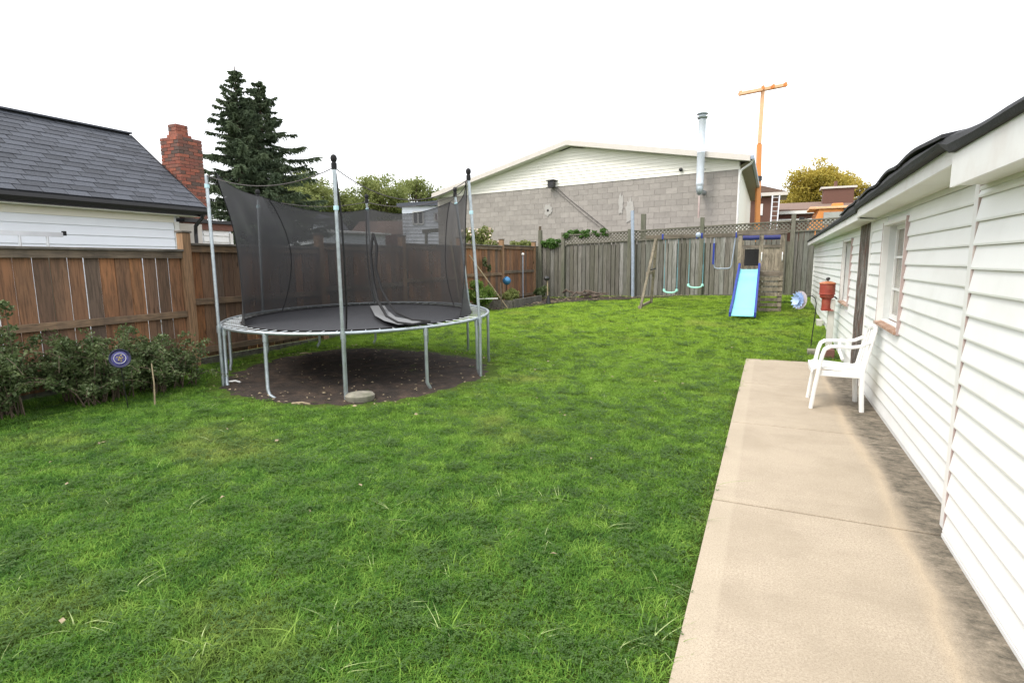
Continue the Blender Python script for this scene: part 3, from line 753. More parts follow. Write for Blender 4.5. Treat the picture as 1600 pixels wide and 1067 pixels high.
# lifted, curled roofing felts along the edge
for (y0, y1, dz) in ((3.6, 4.9, .02), (4.7, 5.9, .022), (5.6, 7.0, .014), (7.2, 8.9, .012)):
    f = MB(); vs = []; n_ = 10
    for i in range(n_+1):
        t_ = i/n_; y = y0+(y1-y0)*t_; X = edge_x(y)-.02; z = edge_z(y)+.012+dz*math.sin(math.pi*t_)**1.5
        vs += [(X, y, z-.02), (X, y, z), (X+.25, y, z+.045), (X+.25, y, z+.035)]
    fs = [(i*4+k, (i+1)*4+k, (i+1)*4+(k+1) % 4, i*4+(k+1) % 4) for i in range(n_) for k in range(4)]+[(0, 1, 2, 3), (n_*4+3, n_*4+2, n_*4+1, n_*4)]
    f.add(vs, fs); f.build('roofing_felt', M['black_roof'], ob)
MB().tube([(XC-.06, 9.35, .36), (XC-.09, 9.3, .30), (XC-.10, 9.1, .2), (XC-.08, 8.9, .12)], .02, 8).build('drain_pipe', M['white_plastic'], ob, True)

# ------------------------------------------------------------------ plastic garden chair
ch = empty('garden_chair', (.70, 6.6, 0), 'white moulded plastic armchair standing on the concrete walk', 'chair')
def shell(name, prof, y0, y1, th, parent, mat, slots=None):
    pass
# local frame: chair faces -x with its back to the wall
cx, cy = .70, 6.60
def rail(pts, wd, th, name, side=(0, 1, 0)):
    """swept flat section"""
    b = MB(); P_ = [Vector(p) for p in pts]; vs = []; sd_ = Vector(side)
    for i, p in enumerate(P_):
        t_ = (P_[min(i+1, len(P_)-1)]-P_[max(0, i-1)]).normalized(); s_ = (sd_-t_*sd_.dot(t_)).normalized(); n_ = t_.cross(s_)
        w_ = wd[i] if isinstance(wd, list) else wd
        c_ = .35
        vs += [p+s_*w_/2*a+n_*th/2*b_ for a, b_ in ((-1, -c_), (-.8, -1), (.8, -1), (1, -c_), (1, c_), (.8, 1), (-.8, 1), (-1, c_))]
    K = 8; fs = [(i*K+k, i*K+(k+1) % K, (i+1)*K+(k+1) % K, (i+1)*K+k) for i in range(len(P_)-1) for k in range(K)]
    fs += [tuple(range(K-1, -1, -1)), tuple((len(P_)-1)*K+k for k in range(K))]
    b.add(vs, fs); return b
for s_, yy in ((-1, cy-.25), (1, cy+.25)):
    # front leg runs up into the arm, arm sweeps back to the backrest
    rail([(cx-.235, yy, 0), (cx-.215, yy, .2), (cx-.185, yy, .42), (cx-.165, yy, .55), (cx-.145, yy, .615), (cx-.10, yy, .645)], [.07, .074, .085, .078, .07, .065], .034, 'leg').build('front_leg', M['white_plastic'], ch, True)
    rail([(cx-.10, yy, .645), (cx-.02, yy, .648), (cx+.08, yy+.0*s_, .645), (cx+.17, yy-.01*s_, .66), (cx+.24, yy-.03*s_, .70)], [.06, .072, .07, .06, .055], .028, 'arm').build('armrest', M['white_plastic'], ch, True)
    rail([(cx+.215, yy-.015*s_, 0), (cx+.20, yy-.02*s_, .2), (cx+.195, yy-.03*s_, .41)], [.062, .07, .075], .04, 'leg').build('rear_leg', M['white_plastic'], ch, True)
seat = MB(); vs = []; nx_, ny_ = 10, 10
for top_ in (1, 0):
    for i in range(nx_+1):
        for j in range(ny_+1):
            u, v = i/nx_, j/ny_; X = cx-.25+.47*u; Y_ = cy+(v-.5)*(.50-.05*u)
            z = .435-.03*u-.018*math.sin(math.pi*v)*math.sin(math.pi*min(1, u*1.1))-(.03 if u == 0 else 0)-(0 if top_ else .018)
            vs.append((X, Y_, z))
M_ = (nx_+1)*(ny_+1); fs = []
for i in range(nx_):
    for j in range(ny_):
        a = i*(ny_+1)+j; fs += [(a, a+ny_+1, a+ny_+2, a+1), (M_+a, M_+a+1, M_+a+ny_+2, M_+a+ny_+1)]
for j in range(ny_): fs += [(j, j+1, M_+j+1, M_+j), (nx_*(ny_+1)+j+1, nx_*(ny_+1)+j, M_+nx_*(ny_+1)+j, M_+nx_*(ny_+1)+j+1)]
for i in range(nx_): a, b = i*(ny_+1), (i+1)*(ny_+1); fs += [(b, a, M_+a, M_+b), (a+ny_, b+ny_, M_+b+ny_, M_+a+ny_)]
seat.add(vs, fs); seat.build('seat', M['white_plastic'], ch, True)
rail([(cx-.245, cy-.25, .395), (cx-.25, cy, .39), (cx-.245, cy+.25, .395)], .05, .018, 'apron', (0, 0, 1)).build('apron', M['white_plastic'], ch, True)
rail([(cx-.19, cy-.25, .37), (cx+.2, cy-.235, .365)], .06, .016, 'apron', (0, 0, 1)).build('side_apron', M['white_plastic'], ch, True)
rail([(cx-.19, cy+.25, .37), (cx+.2, cy+.235, .365)], .06, .016, 'apron', (0, 0, 1)).build('side_apron', M['white_plastic'], ch, True)
# back: outer frame and slats
def backp(v, h):   # v across -1..1, h 0..1
    return (cx+.205+.075*h-.03*(1-abs(v))*0+.02*(1-v*v), cy+v*(.225-.01*h), .41+.40*h)
fr = [backp(-1, h) for h in (0, .25, .5, .75, .9)]+[backp(-.8, .99), backp(-.4, 1.04), backp(0, 1.06), backp(.4, 1.04), backp(.8, .99)]+[backp(1, h) for h in (.9, .75, .5, .25, 0)]
rail(fr, .05, .022, 'frame', (0, 1, .001)).build('back_frame', M['white_plastic'], ch, True)
MB().tube(fr, .018, 8).build('back_frame', M['white_plastic'], ch, True)
for k in range(5):
    v = -.68+k*.34; rail([backp(v, h) for h in (0, .3, .6, 1.0)], .045, .012, 'slat').build('back_slat', M['white_plastic'], ch, True)

# ------------------------------------------------------------------ red canister on a post, shepherd hook with glass flower
rc = empty('post_canister', (.95, 10.25, gz(.95, 10.25)), 'red metal canister with black knob mounted on a dull white post near the wall', 'canister')
MB().box(.90, .99, 10.2, 10.29, -.05, .88).build('post', M['post_white'], rc, bevel=.008)
c0 = (.87, 10.24, 0)
MB().lathe((c0[0], c0[1], .72), [(.078, 0), (.08, .015), (.070, .02), (.070, .17), (.098, .19), (.102, .195), (.102, .235), (.118, .24), (.118, .25), (.112, .255), (.112, .40), (.118, .405), (.118, .41)], 20).build('canister_body', M['red_paint'], rc, True)
MB().lathe((c0[0], c0[1], 1.131), [(.122, 0), (.118, .012), (.07, .03), (.03, .038), (.012, .04)], 20).build('lid', M['orange_top'], rc, True)
MB().lathe((c0[0], c0[1], 1.172), [(.010, 0), (.010, .012), (.026, .02), (.032, .038), (.024, .056), (.008, .062)], 14).build('knob', M['black_metal'], rc, True)
MB().box(.80, .97, 10.14, 10.30, .705, .719).build('tray', M['red_paint'], rc)
MB().tube([(.97, 10.15, .93), (1.0, 10.12, .9)], .012).build('latch', M['black_metal'], rc)
hk = empty('garden_hook', (.72, 10.5, .03), 'thin black shepherd hook with a pale blue glass flower on its tip', 'garden stake')
MB().tube([(.70, 10.42, -.05), (.715, 10.42, .3), (.735, 10.42, .6), (.74, 10.42, .8), (.72, 10.41, .88), (.67, 10.4, .925), (.61, 10.39, .92), (.57, 10.38, .875), (.55, 10.37, .83)], .008, 8).build('stem', M['black_metal'], hk, True)
fc = Vector((.50, 10.22, .86)); fa = Vector((-.75, -.62, .1)).normalized()
u_ = fa.orthogonal().normalized(); v_ = fa.cross(u_)
MB().lathe(fc-fa*.02, [(.02, -.03), (.09, -.005), (.145, .03), (.148, .035), (.10, .012), (.03, 0)], 24, fa).build('dish', M['glass_red'], hk, True)
for ring_, (rr, nn, lf_) in enumerate(((.15, 14, .05), (.095, 10, .075))):
    for k in range(nn):
        a = 2*math.pi*k/nn+ring_*.3; d = u_*math.cos(a)+v_*math.sin(a); e = fa.cross(d); p = fc+fa*(.02+ring_*.02)
        MB().add([p, p+d*rr*.6+e*.036+fa*lf_*.5, p+d*rr+fa*lf_, p+d*rr*.6-e*.036+fa*lf_*.5, p+d*rr*.55+fa*(lf_*.3)], [(0, 1, 4), (1, 2, 4), (2, 3, 4), (3, 0, 4)]).build('petal', M['glass_blue'], hk)
MB().box(.62, .80, 9.75, 9.93, -.1, .12).build('concrete_block', M['stone'], None, bevel=.012, label='small mossy concrete block at the far end of the walk', cat='block')
MB().box(.83, .97, 9.55, 9.78, -.1, .16).build('brick_stack', M['brick_dark'], None, bevel=.01, label='dark brick lump against the wall behind the white chair', cat='brick')
MB().box(.93, 1.03, 12.6, 12.9, .1, .32).build('offcut', M['post_white'], None, label='small pale timber offcut leaning at the far wall foot', cat='offcut')

# ------------------------------------------------------------------ trampoline
TC = Vector((-5.40, 6.50, 0)); 
def rz(x, y): return .75+.027*(y-6.5)
def tp(a, r, dz=0):
    x, y = TC.x+r*math.cos(R(a)), TC.y+r*math.sin(R(a)); return Vector((x, y, rz(x, y)+dz))
tr_ = empty('trampoline', (TC.x, TC.y, 0), 'round galvanised trampoline with a sagging black safety net', 'trampoline')
MB().tube([tp(a, 1.85) for a in range(0, 361, 3)], .021, 10, False).build('ring', M['galv'], tr_, True)
vs = [tp(0, 0, -.01)]; fs = []
for j in range(1, 9):
    for k in range(96): vs.append(tp(k*3.75, 1.60*j/8, -.01-.02*(1-(j/8)**2)+.003))
for k in range(96): fs.append((0, 1+k, 1+(k+1) % 96))
for j in range(7):
    for k in range(96): fs.append((1+j*96+k, 1+(j+1)*96+k, 1+(j+1)*96+(k+1) % 96, 1+j*96+(k+1) % 96))
mt = MB().add(vs, fs).build('mat', M['mat_black'], tr_, True); sm = mt.modifiers.new('solid', 'SOLIDIFY'); sm.thickness = .006
MB().tube([tp(a, 1.60, .0) for a in range(0, 361, 4)], .008, 6, False).build('mat_hem', M['black_rubber'], tr_, True)
spm = MB(); n_ = 15
spm.tube([(.012+.19*i/n_, 0, 0) for i in range(n_+1)], [(.0072 if i % 2 else .0055) for i in range(n_+1)], 6)
spm.tube([(0, 0, 0), (.012, 0, 0)], .003, 5); spm.tube([(.2, 0, 0), (.235, 0, .012)], .003, 5)
sme = spm.mesh('spring', M['spring'], True)
for k in range(64):
    a = k*5.625+1.5; p, q = tp(a, 1.612), tp(a, 1.84); d = q-p
    o = link('spring', sme, tr_); o.location = p-tr_.location; o.rotation_euler = (0, -math.atan2(d.z, d.xy.length), math.atan2(d.y, d.x))
for k in range(12):
    a = 3+30*k; top = tp(a, 1.85, -.02); g = gz(top.x, top.y)
    o = MB().tube([top+Vector((0, 0, .0)), tp(a, 1.855, -.12), (tp(a, 1.86).x, tp(a, 1.86).y, g+.10), (tp(a+1.0, 1.87).x, tp(a+1.0, 1.87).y, g+.03), (tp(a+(3.5 if k == 9 else 1.4), 1.86).x, tp(a+(3.5 if k == 9 else 1.4), 1.86).y, g-.02)], .0215, 10).build('leg', M['galv'], tr_, True)
    MB().tube([tp(a, 1.85, .0), tp(a, 1.853, -.10)], .028, 10).build('leg_socket', M['galv'], o, True)
    # buried U joining leg to its neighbour
ptops = {303: at(522, 262, 5.98), 243: at(322, 274, 6.85), 3: at(732, 280, 7.2), 63: at(711, 306, 8.9), 123: at(573, 316, 9.6), 183: at(403, 310, 8.6)}
pole_len = {}
for a, T in ptops.items():
    b0 = tp(a, 1.905, -.02); g = gz(b0.x, b0.y); foot = Vector((b0.x, b0.y, g+.0)) if a in (303, 243, 3) else tp(a, 1.905, -.14)
    po = MB().tube([foot, b0+Vector((0, 0, -.1)), b0.lerp(T, .5)+Vector((0, 0, 0)), T], .0205, 10).build('net_pole', M['galv'], tr_, True)
    if a != 243: MB().lathe(T, [(.026, -.02), (.03, 0), (.03, .045), (.02, .055), (.03, .07), (.036, .095), (.03, .12), (.012, .135)], 12).build('pole_cap', M['black_rubber'], po, True)
    MB().tube([tp(a, 1.905, -.06), tp(a, 1.905, .03)], .0285, 10).build('clamp', M['galv'], po, True)
    kz = b0.lerp(T, .77 if a in (303, 3) else .93); dr = (T-b0).normalized()*.022
    MB().tube([kz-dr, kz+dr], .028, 8).build('tape_wrap', M['tape'], po, True)
# tape on the rope that crosses
def sagline(p, q, sag, n=14): return [p.lerp(q, i/n)-Vector((0, 0, sag*4*(i/n)*(1-i/n))) for i in range(n+1)]
for a, b, sg in ((243, 303, .16), (303, 3, .30), (3, 63, .05), (63, 123, .12), (123, 183, .1), (183, 243, .1)):
    MB().tube(sagline(ptops[a], ptops[b], sg), .006, 5).build('top_rope', M['rope'], tr_, True)
# the net: from the left front pole round the back to the right pole; front is open
NU, NV = 96, 18; vs = []; seq = [243, 183, 123, 63, 3]; drop = [-.03, -.02, .12, .10, .02]
def netp(u, t):
    e = math.sin(math.pi*min(1, t*1.0))**.75
    a = (243-13*e)-(240-24*e)*u
    k = u*4; i = min(3, int(k)); f = k-i
    T0, T1 = ptops[seq[i]], ptops[seq[i+1]]
    zt = T0.z-drop[i]+((T1.z-drop[i+1])-(T0.z-drop[i]))*f-(.04 if i == 0 else .13)*4*f*(1-f)
    top = T0.lerp(T1, f); rtp = math.hypot(top.x-TC.x, top.y-TC.y)*.955+.10*4*f*(1-f)*.3
    zb = tp(a, 1.6).z+.0
    r_ = 1.60+(rtp-1.60)*(t**2.2)-.12*math.sin(math.pi*t)*(.6+.4*4*f*(1-f))+.012*math.sin(u*70)*math.sin(math.pi*t)+.02*math.sin(u*31+t*5)*math.sin(math.pi*t)
    return Vector((TC.x+r_*math.cos(R(a)), TC.y+r_*math.sin(R(a)), zb+(zt-zb)*t))
for j in range(NV+1):
    for i in range(NU+1): vs.append(netp(i/NU, j/NV))
fs = [(j*(NU+1)+i, j*(NU+1)+i+1, (j+1)*(NU+1)+i+1, (j+1)*(NU+1)+i) for j in range(NV) for i in range(NU)]
net = MB().add(vs, fs).build('safety_net', M['net'], tr_, True)
for u in (0, .262, .75, 1):
    MB().tube([netp(u, t/16) for t in range(17)], .007 if u in (0, 1) else .009, 5).build('net_seam', M['black_rubber'], net, True)
MB().tube([netp(i/80, 1) for i in range(81)], .005, 5, False).build('net_hem', M['black_rubber'], net, True)
for u, a in ((0, 243), (.25, 183), (.5, 123), (.75, 63), (1, 3)):
    MB().tube([netp(u, 1), ptops[a]-Vector((0, 0, .02))], .005, 5).build('tie', M['rope'], net)
# strap beside the front pole, door flap cords, fold lying on the mat
b0 = tp(303, 1.86); T = ptops[303]
MB().tube([T+Vector((-.01, .03, -.05)), b0.lerp(T, .72)+Vector((.045, .02, 0)), b0.lerp(T, .45)+Vector((.055, .02, 0)), b0.lerp(T, .15)+Vector((.03, .04, 0)), tp(303, 1.62, .02)], .011, 6).build('strap', M['black_rubber'], tr_, True)
def onmat(px, py, dz=.02):
    d = at(px, py, 1)-EYE; t_ = (rz(-5, 7)+dz-EYE.z)/d.z; return EYE+d*t_
c1 = [at(583, 365, 8.9), at(579, 395, 8.85), at(583, 440, 8.8), at(590, 470, 8.6)]+[onmat(*p) for p in ((604, 494), (622, 504), (645, 507), (672, 503))]
c2 = [at(583, 365, 8.9), at(589, 385, 8.85), at(587, 420, 8.8), at(596, 452, 8.7), at(608, 474, 8.5)]+[onmat(*p) for p in ((620, 489), (645, 500), (672, 502))]
MB().tube(c1, [.02, .022, .026, .026, .018, .015, .015, .012], 7).build('door_cord', M['black_rubber'], tr_, True)
MB().tube(c2, [.02, .022, .026, .02, .016, .014, .014, .012], 7).build('door_cord', M['black_rubber'], tr_, True)
MB().tube([at(572, 330, 9.3), at(573, 390, 9.0), at(577, 440, 8.9), at(585, 472, 8.7)], .012, 6).build('door_cord', M['black_rubber'], tr_, True)
fl = [onmat(*p, .012) for p in ((578, 478), (600, 476), (606, 485), (618, 495), (645, 500), (662, 501), (645, 506), (622, 507), (600, 501), (586, 493))]
MB().add(fl, [tuple(range(len(fl)))]).build('net_fold', M['net_patch'], tr_, label='pale grey fold of netting lying on the mat')
# stepping stone and small litter below it
st = MB(); pr_ = [(0, -.06), (.14, -.05), (.165, 0), (.17, .04), (.145, .065), (.07, .078), (.0, .08)]
st.lathe((-4.22, 4.98, gz(-4.22, 4.98)+.03), [(max(.001, r), z) for r, z in pr_], 14, sy=.8); o = st.build('stepping_stone', M['stone'], None, True, label='flat round grey stone on the soil at the front trampoline leg', cat='stone')
for (px, py, L, lb) in ((470, 632, .22, 'pale stick at the front rim of the soil patch'), (478, 561, .20, 'pale stick on soil behind the left trampoline legs'), (366, 600, .16, 'short white bent stick beside the leftmost trampoline leg')):
    p = at(px, py, 1)-EYE; p = EYE+p*((gz(-4.7, 4.4)+.02-EYE.z)/p.z); z = gz(p.x, p.y)+.03
    MB().tube([(p.x-L/2, p.y-.02, z), (p.x, p.y+.02, z+.012), (p.x+L/2, p.y+.03, z)], .011, 6).build('stick', M['litter'] if L > .17 else M['white_plastic'], None, True, label=lb, cat='stick')

# ------------------------------------------------------------------ swing set with tower and slide
ps = empty('play_set', (-.2, 14.9, gz(-.2, 14.9)), 'weathered wooden swing set with a fort tower, aqua slide and climbing steps', 'play set')
YF, YBk = 14.6, 15.75; xl, xm, xr = -.66, -.19, .27; zt = 2.13
for x, y in ((xl, YF), (xr, YF), (xl, YBk), (xr, YBk), (xm, YF)):
    MB().box(x-.04, x+.04, y-.04, y+.04, gz(x, y)-.1 if x != xm else .25, zt-.01).build('tower_post', M['play_wood'], ps, bevel=.004)
MB().box(xl-.08, xr+.08, YF-.065, YF-.042, zt-.01, zt+.09).build('top_board', M['play_beam'], ps, bevel=.003)
MB().box(xl-.08, xr+.08, YBk+.042, YBk+.065, zt-.01, zt+.09).build('top_board', M['play_beam'], ps, bevel=.003)
for x in (xl, xr): MB().box(x-.012, x+.012, YF-.04, YBk+.04, zt+.0, zt+.08).build('top_board', M['play_wood'], ps)
for a, b in ((xl+.06, xm-.05), (xm+.05, xr-.06)):
    MB().tube([(a, YF-.08, zt-.09), ((a+b)/2, YF-.085, zt-.095), (b, YF-.08, zt-.09)], .055, 12).build('rolled_tarp', M['navy_tarp'], ps, True)
for k in range(7): MB().box(xl-.03+k*.138, xl+.10+k*.138, YF-.03, YBk+.03, 1.22, 1.245).build('deck_board', M['play_wood'], ps)
MB().box(xl-.04, xr+.04, YF-.065, YF-.042, 1.14, 1.24).build('deck_beam', M['play_beam'], ps)
# upper wall boards, black panel
for k in range(3): x = xm+.055+k*.125; MB().box(x, x+.105, YF-.02, YF, 1.27, 1.83).build('wall_board', M['play_wood'], ps)
MB().box(xm+.03, xr-.03, YF-.045, YF-.022, 1.80, 1.87).build('wall_board', M['play_beam'], ps)
for k in range(6): x = xl+.02+k*.148; MB().box(x, x+.125, YBk-.02, YBk, 1.27, 1.80).build('wall_board', M['play_wood'], ps)
MB().box(xl+.04, xm-.04, YF-.04, YF-.022, 1.80, 1.87).build('wall_board', M['play_beam'], ps)
MB().box(xl+.10, xm-.05, YF+.30, YF+.33, 1.38, 1.78).build('black_panel', M['black_board'], ps)
for x in (xm+.02, xr+.0):
    MB().tube([(x, YF-.05, 1.50), (x, YF-.09, 1.53), (x, YF-.09, 1.66), (x, YF-.05, 1.69)], .012, 6).build('grab_handle', M['white_plastic'], ps, True)
# climbing steps with hand slots
g0 = gz(0, YF-.1); nst = 7; zs0 = g0; hs = (1.14-g0)/nst
for k in range(nst):
    z0 = g0+k*hs+.02; y0 = YF-.07
    b = MB(); zz1 = z0+hs*.66; c_ = z0+hs*.33
    b.box(xm-.03, xr+.04, y0-.025, y0, z0, zz1)
    b.build('step_board', M['play_wood'], ps, bevel=.003)
    MB().box(xm-.03, xm+.045, y0-.0, y0+.03, z0, z0+hs).build('step_side', M['play_wood'], ps); MB().box(xr-.035, xr+.04, y0-.0, y0+.03, z0, z0+hs).build('step_side', M['play_wood'], ps)
# slide
s0, s1 = Vector((-.425, YF-.08, 1.30)), Vector((-.47, 12.98, gz(-.47, 13)+.09))
def slc(t):
    p = s0.lerp(s1, t); z = p.z+.05*math.sin(math.pi*t*2)*.6
    if t > .86: z = p.z+(t-.86)*.35*.3
    if t < .08: z = s0.z-.02*t
    return Vector((p.x, p.y, z))
nseg = 22; wdS = .19; bed = []; fs = []
prof = [(-wdS, .012), (-wdS*.8, 0), (wdS*.8, 0), (wdS, .012), (wdS, -.012), (-wdS, -.012)]
for i in range(nseg+1):
    p = slc(i/nseg); w_ = 1+.18*(i/nseg)
    bed += [(p.x+a*w_, p.y, p.z+b) for a, b in prof]
K = 6; fs = [(i*K+k, (i+1)*K+k, (i+1)*K+(k+1) % K, i*K+(k+1) % K) for i in range(nseg) for k in range(K)]+[tuple(range(K)), tuple(nseg*K+k for k in range(K-1, -1, -1))]
slide = MB().add(bed, fs).build('slide', M['slide_teal'], ps, True)
for s_ in (-1, 1):
    vs = []; fs = []
    for i in range(nseg+1):
        t_ = i/nseg; p = slc(t_); w_ = (wdS+.004)*(1+.18*t_); h = .10+.05*max(0, 1-t_*6)+.0*t_; h *= (1 if t_ < .93 else .8)
        x0, x1 = p.x+s_*w_, p.x+s_*(w_+.045)
        vs += [(x0, p.y, p.z-.03), (x0, p.y, p.z+h), (x1, p.y, p.z+h), (x1, p.y, p.z-.03)]
    for i in range(nseg):
        for k in range(4): fs.append((i*4+k, (i+1)*4+k, (i+1)*4+(k+1) % 4, i*4+(k+1) % 4))
    fs += [(0, 1, 2, 3), (nseg*4+3, nseg*4+2, nseg*4+1, nseg*4)]
    MB().add(vs, fs).build('slide_rail', M['blue_plastic'], slide, True, bevel=.006)
# swing beam and A frame
BYs = 15.2; zbm = 2.10
MB().box(-3.02, xl+.02, BYs-.035, BYs+.035, zbm-.01, zbm+.085).build('swing_beam', M['play_beam'], ps, bevel=.004)
fA, fB, tA = Vector((-2.98, 14.45, gz(-2.98, 14.45))), Vector((-2.98, 15.95, gz(-2.98, 15.95))), Vector((-2.75, BYs, zbm-.01))
MB().bar(fA-Vector((0, 0, .03)), tA+Vector((0, -.05, 0)), .085, .06, (0, 1, 0)).build('frame_leg', M['play_wood'], ps, bevel=.004)
MB().bar(fB-Vector((0, 0, .03)), tA+Vector((0, .05, 0)), .085, .06, (0, 1, 0)).build('frame_leg', M['play_wood'], ps, bevel=.004)
MB().bar(fA+Vector((-.03, 0, .06)), fB+Vector((-.03, 0, .06)), .04, .07, (1, 0, 0)).build('ground_board', M['play_wood'], ps, bevel=.004)
MB().bar(fA.lerp(tA, .5)+Vector((-.045, 0, 0)), fB.lerp(tA, .5)+Vector((-.045, 0, 0)), .03, .09, (1, 0, 0)).build('cross_brace', M['play_wood'], ps, bevel=.004)
MB().tube([fA.lerp(tA, .55)+Vector((.02, 0, 0)), fA.lerp(tA, .55)+Vector((.16, .1, .05))], .016, 6).build('brace_bolt', M['black_metal'], ps)
for x in (-2.58, -1.72, -1.60, -.78):
    MB().box(x-.02, x+.02, BYs-.05, BYs+.05, zbm-.03, zbm+.11).build('bracket', M['blue_plastic'], ps, bevel=.006)
MB().lathe((-1.68, BYs-.09, zbm+.06), [(.001, 0), (.05, 0), (.065, .012), (.065, .03), (.04, .045), (.02, .05)], 16, (0, -1, 0)).build('hub', M['galv_blue'], ps, True, label='oval pale blue plate at the middle of the swing beam')
def swing(x0, x1, zs, label):
    y = BYs; s_ = empty('swing', ((x0+x1)/2, y, zs), label, 'swing', 'swings hanging from the wooden play set')
    vs = []; nn = 12; b = MB()
    for i in range(nn+1):
        t_ = i/nn; x = x0+(x1-x0)*t_; z = zs+.05*((2*t_-1)**2)**1.4; hw = .085
        vs += [(x, y-hw, z), (x, y+hw, z), (x, y+hw, z-.035), (x, y-hw, z-.035)]
    fs = [(i*4+k, (i+1)*4+k, (i+1)*4+(k+1) % 4, i*4+(k+1) % 4) for i in range(nn) for k in range(4)]+[(0, 1, 2, 3), (nn*4+3, nn*4+2, nn*4+1, nn*4)]
    b.add(vs, fs); b.build('seat', M['seat_mint'], s_, True, bevel=.008)
    for x in (x0+.01, x1-.01):
        MB().lathe((x, y, zs+.05), [(.03, -.04), (.036, 0), (.025, .03)], 10).build('seat_end', M['seat_mint'], s_, True)
        c = MB(); n_ = 26; z0, z1 = zs+.06, zbm-.03
        c.tube([(x, y, z0), (x, y, z0+(z1-z0)*.45)], .012, 7)     # plastic sleeve
        for k in range(n_):
            za = z0+(z1-z0)*(.45+.55*k/n_); zb2 = z0+(z1-z0)*(.45+.55*(k+1)/n_); o_ = .007
            if k % 2: c.tube([(x-o_, y, za-.004), (x-o_, y, zb2+.004)], .0035, 4); c.tube([(x+o_, y, za-.004), (x+o_, y, zb2+.004)], .0035, 4)
            else: c.tube([(x, y-o_, za-.004), (x, y-o_, zb2+.004)], .0035, 4); c.tube([(x, y+o_, za-.004), (x, y+o_, zb2+.004)], .0035, 4)
        c.build('chain', M['chain'], s_)
    return s_
swing(-2.52, -2.17, .70, 'mint green belt swing nearest the slanted frame, hanging lower')
swing(-1.90, -1.53, .84, 'mint green belt swing nearer the tower, hanging a little higher')
tz = empty('trapeze_bar', (-1.07, BYs, 1.3), 'grey-blue trapeze bar hanging between the swings and the tower', 'trapeze')
MB().tube([(-1.30, BYs, zbm-.02), (-1.28, BYs, 1.40), (-1.26, BYs, 1.33), (-1.20, BYs, 1.31), (-.95, BYs, 1.31), (-.89, BYs, 1.33), (-.86, BYs, 1.40), (-.80, BYs, zbm-.02)], .016, 8).build('bar', M['galv_blue'], tz, True)
MB().tube([(-1.30, BYs-.01, 1.42), (-1.30, BYs-.01, 1.95)], .024, 8).build('grip', M['blue_plastic'], tz, True)

# ------------------------------------------------------------------ foliage helpers
def leaf_cloud(centres, n, size, mat, name, parent, aspect=.55, up_bias=.0, shape='diamond', **kw):
    """n leaves spread round weighted centres (x,y,z,rx,ry,rz)"""
    cs = np.array(centres); wgt = cs[:, 3]*cs[:, 4]*cs[:, 5]; wgt = wgt/wgt.sum()
    idx = rng.choice(len(cs), n, p=wgt); d = rng.normal(size=(n, 3)); d /= np.linalg.norm(d, axis=1)[:, None]
    rad = rng.random(n)**.45; p = cs[idx, :3]+d*rad[:, None]*cs[idx, 3:6]
    a = rng.normal(size=(n, 3)); a /= np.linalg.norm(a, axis=1)[:, None]
    b = rng.normal(size=(n, 3)); b[:, 2] += up_bias; b -= (a*b).sum(1)[:, None]*a; b /= np.linalg.norm(b, axis=1)[:, None]
    s_ = size*rng.uniform(.6, 1.4, n)[:, None]
    A, B = a*s_, b*s_*aspect
    nrm = np.cross(a, b)*s_*.18
    V = np.stack([p-A, p+B+nrm, p+A, p-B+nrm], 1).reshape(-1, 3)
    me = bpy.data.meshes.new(name); me.vertices.add(4*n); me.vertices.foreach_set('co', (V-np.array(local(parent))).ravel() if parent is not None else V.ravel())
    me.loops.add(4*n); me.loops.foreach_set('vertex_index', np.arange(4*n)); me.polygons.add(n)
    me.polygons.foreach_set('loop_start', np.arange(0, 4*n, 4)); me.polygons.foreach_set('loop_total', np.full(n, 4))
    me.update(calc_edges=True); me.materials.append(mat)
    return tag(link(name, me, parent), **kw)

def tree(base, h, crown, n, size, mat, label, group, trunk_r=.25, clumps=60, clump_r=(.5, 1.1), seed=1):
    """deciduous tree: trunk, limbs to clumps, leaves in clumps"""
    rnd = random.Random(seed); base = Vector(base)
    t = empty('deciduous_tree', base, label, 'tree', group)
    cx_, cz, rx, rz_ = crown; b = MB(); cl = []
    fork = base+Vector((0, 0, h*.35)); b.tube([base, base+Vector((.1, 0, h*.2)), fork], [trunk_r, trunk_r*.8, trunk_r*.65], 8)
    for i in range(clumps):
        d = Vector((rnd.gauss(0, 1), rnd.gauss(0, 1), rnd.gauss(.15, 1))).normalized(); rr = rnd.uniform(.45, 1.0)
        c = base+Vector((cx_+d.x*rx*rr, d.y*rx*rr, cz+d.z*rz_*rr)); r_ = rnd.uniform(*clump_r)*(1.25-.5*rr)
        cl.append((c.x, c.y, c.z, r_*1.2, r_*1.2, r_*.8))
        if i % 2 == 0: b.tube([fork, fork.lerp(c, .5)+Vector((0, 0, .2)), c], [trunk_r*.35, trunk_r*.18, .02], 5)
    b.build('trunk', M['bark'], t); leaf_cloud(cl, int(n*1.5), size*.72, mat, 'crown', t); return t

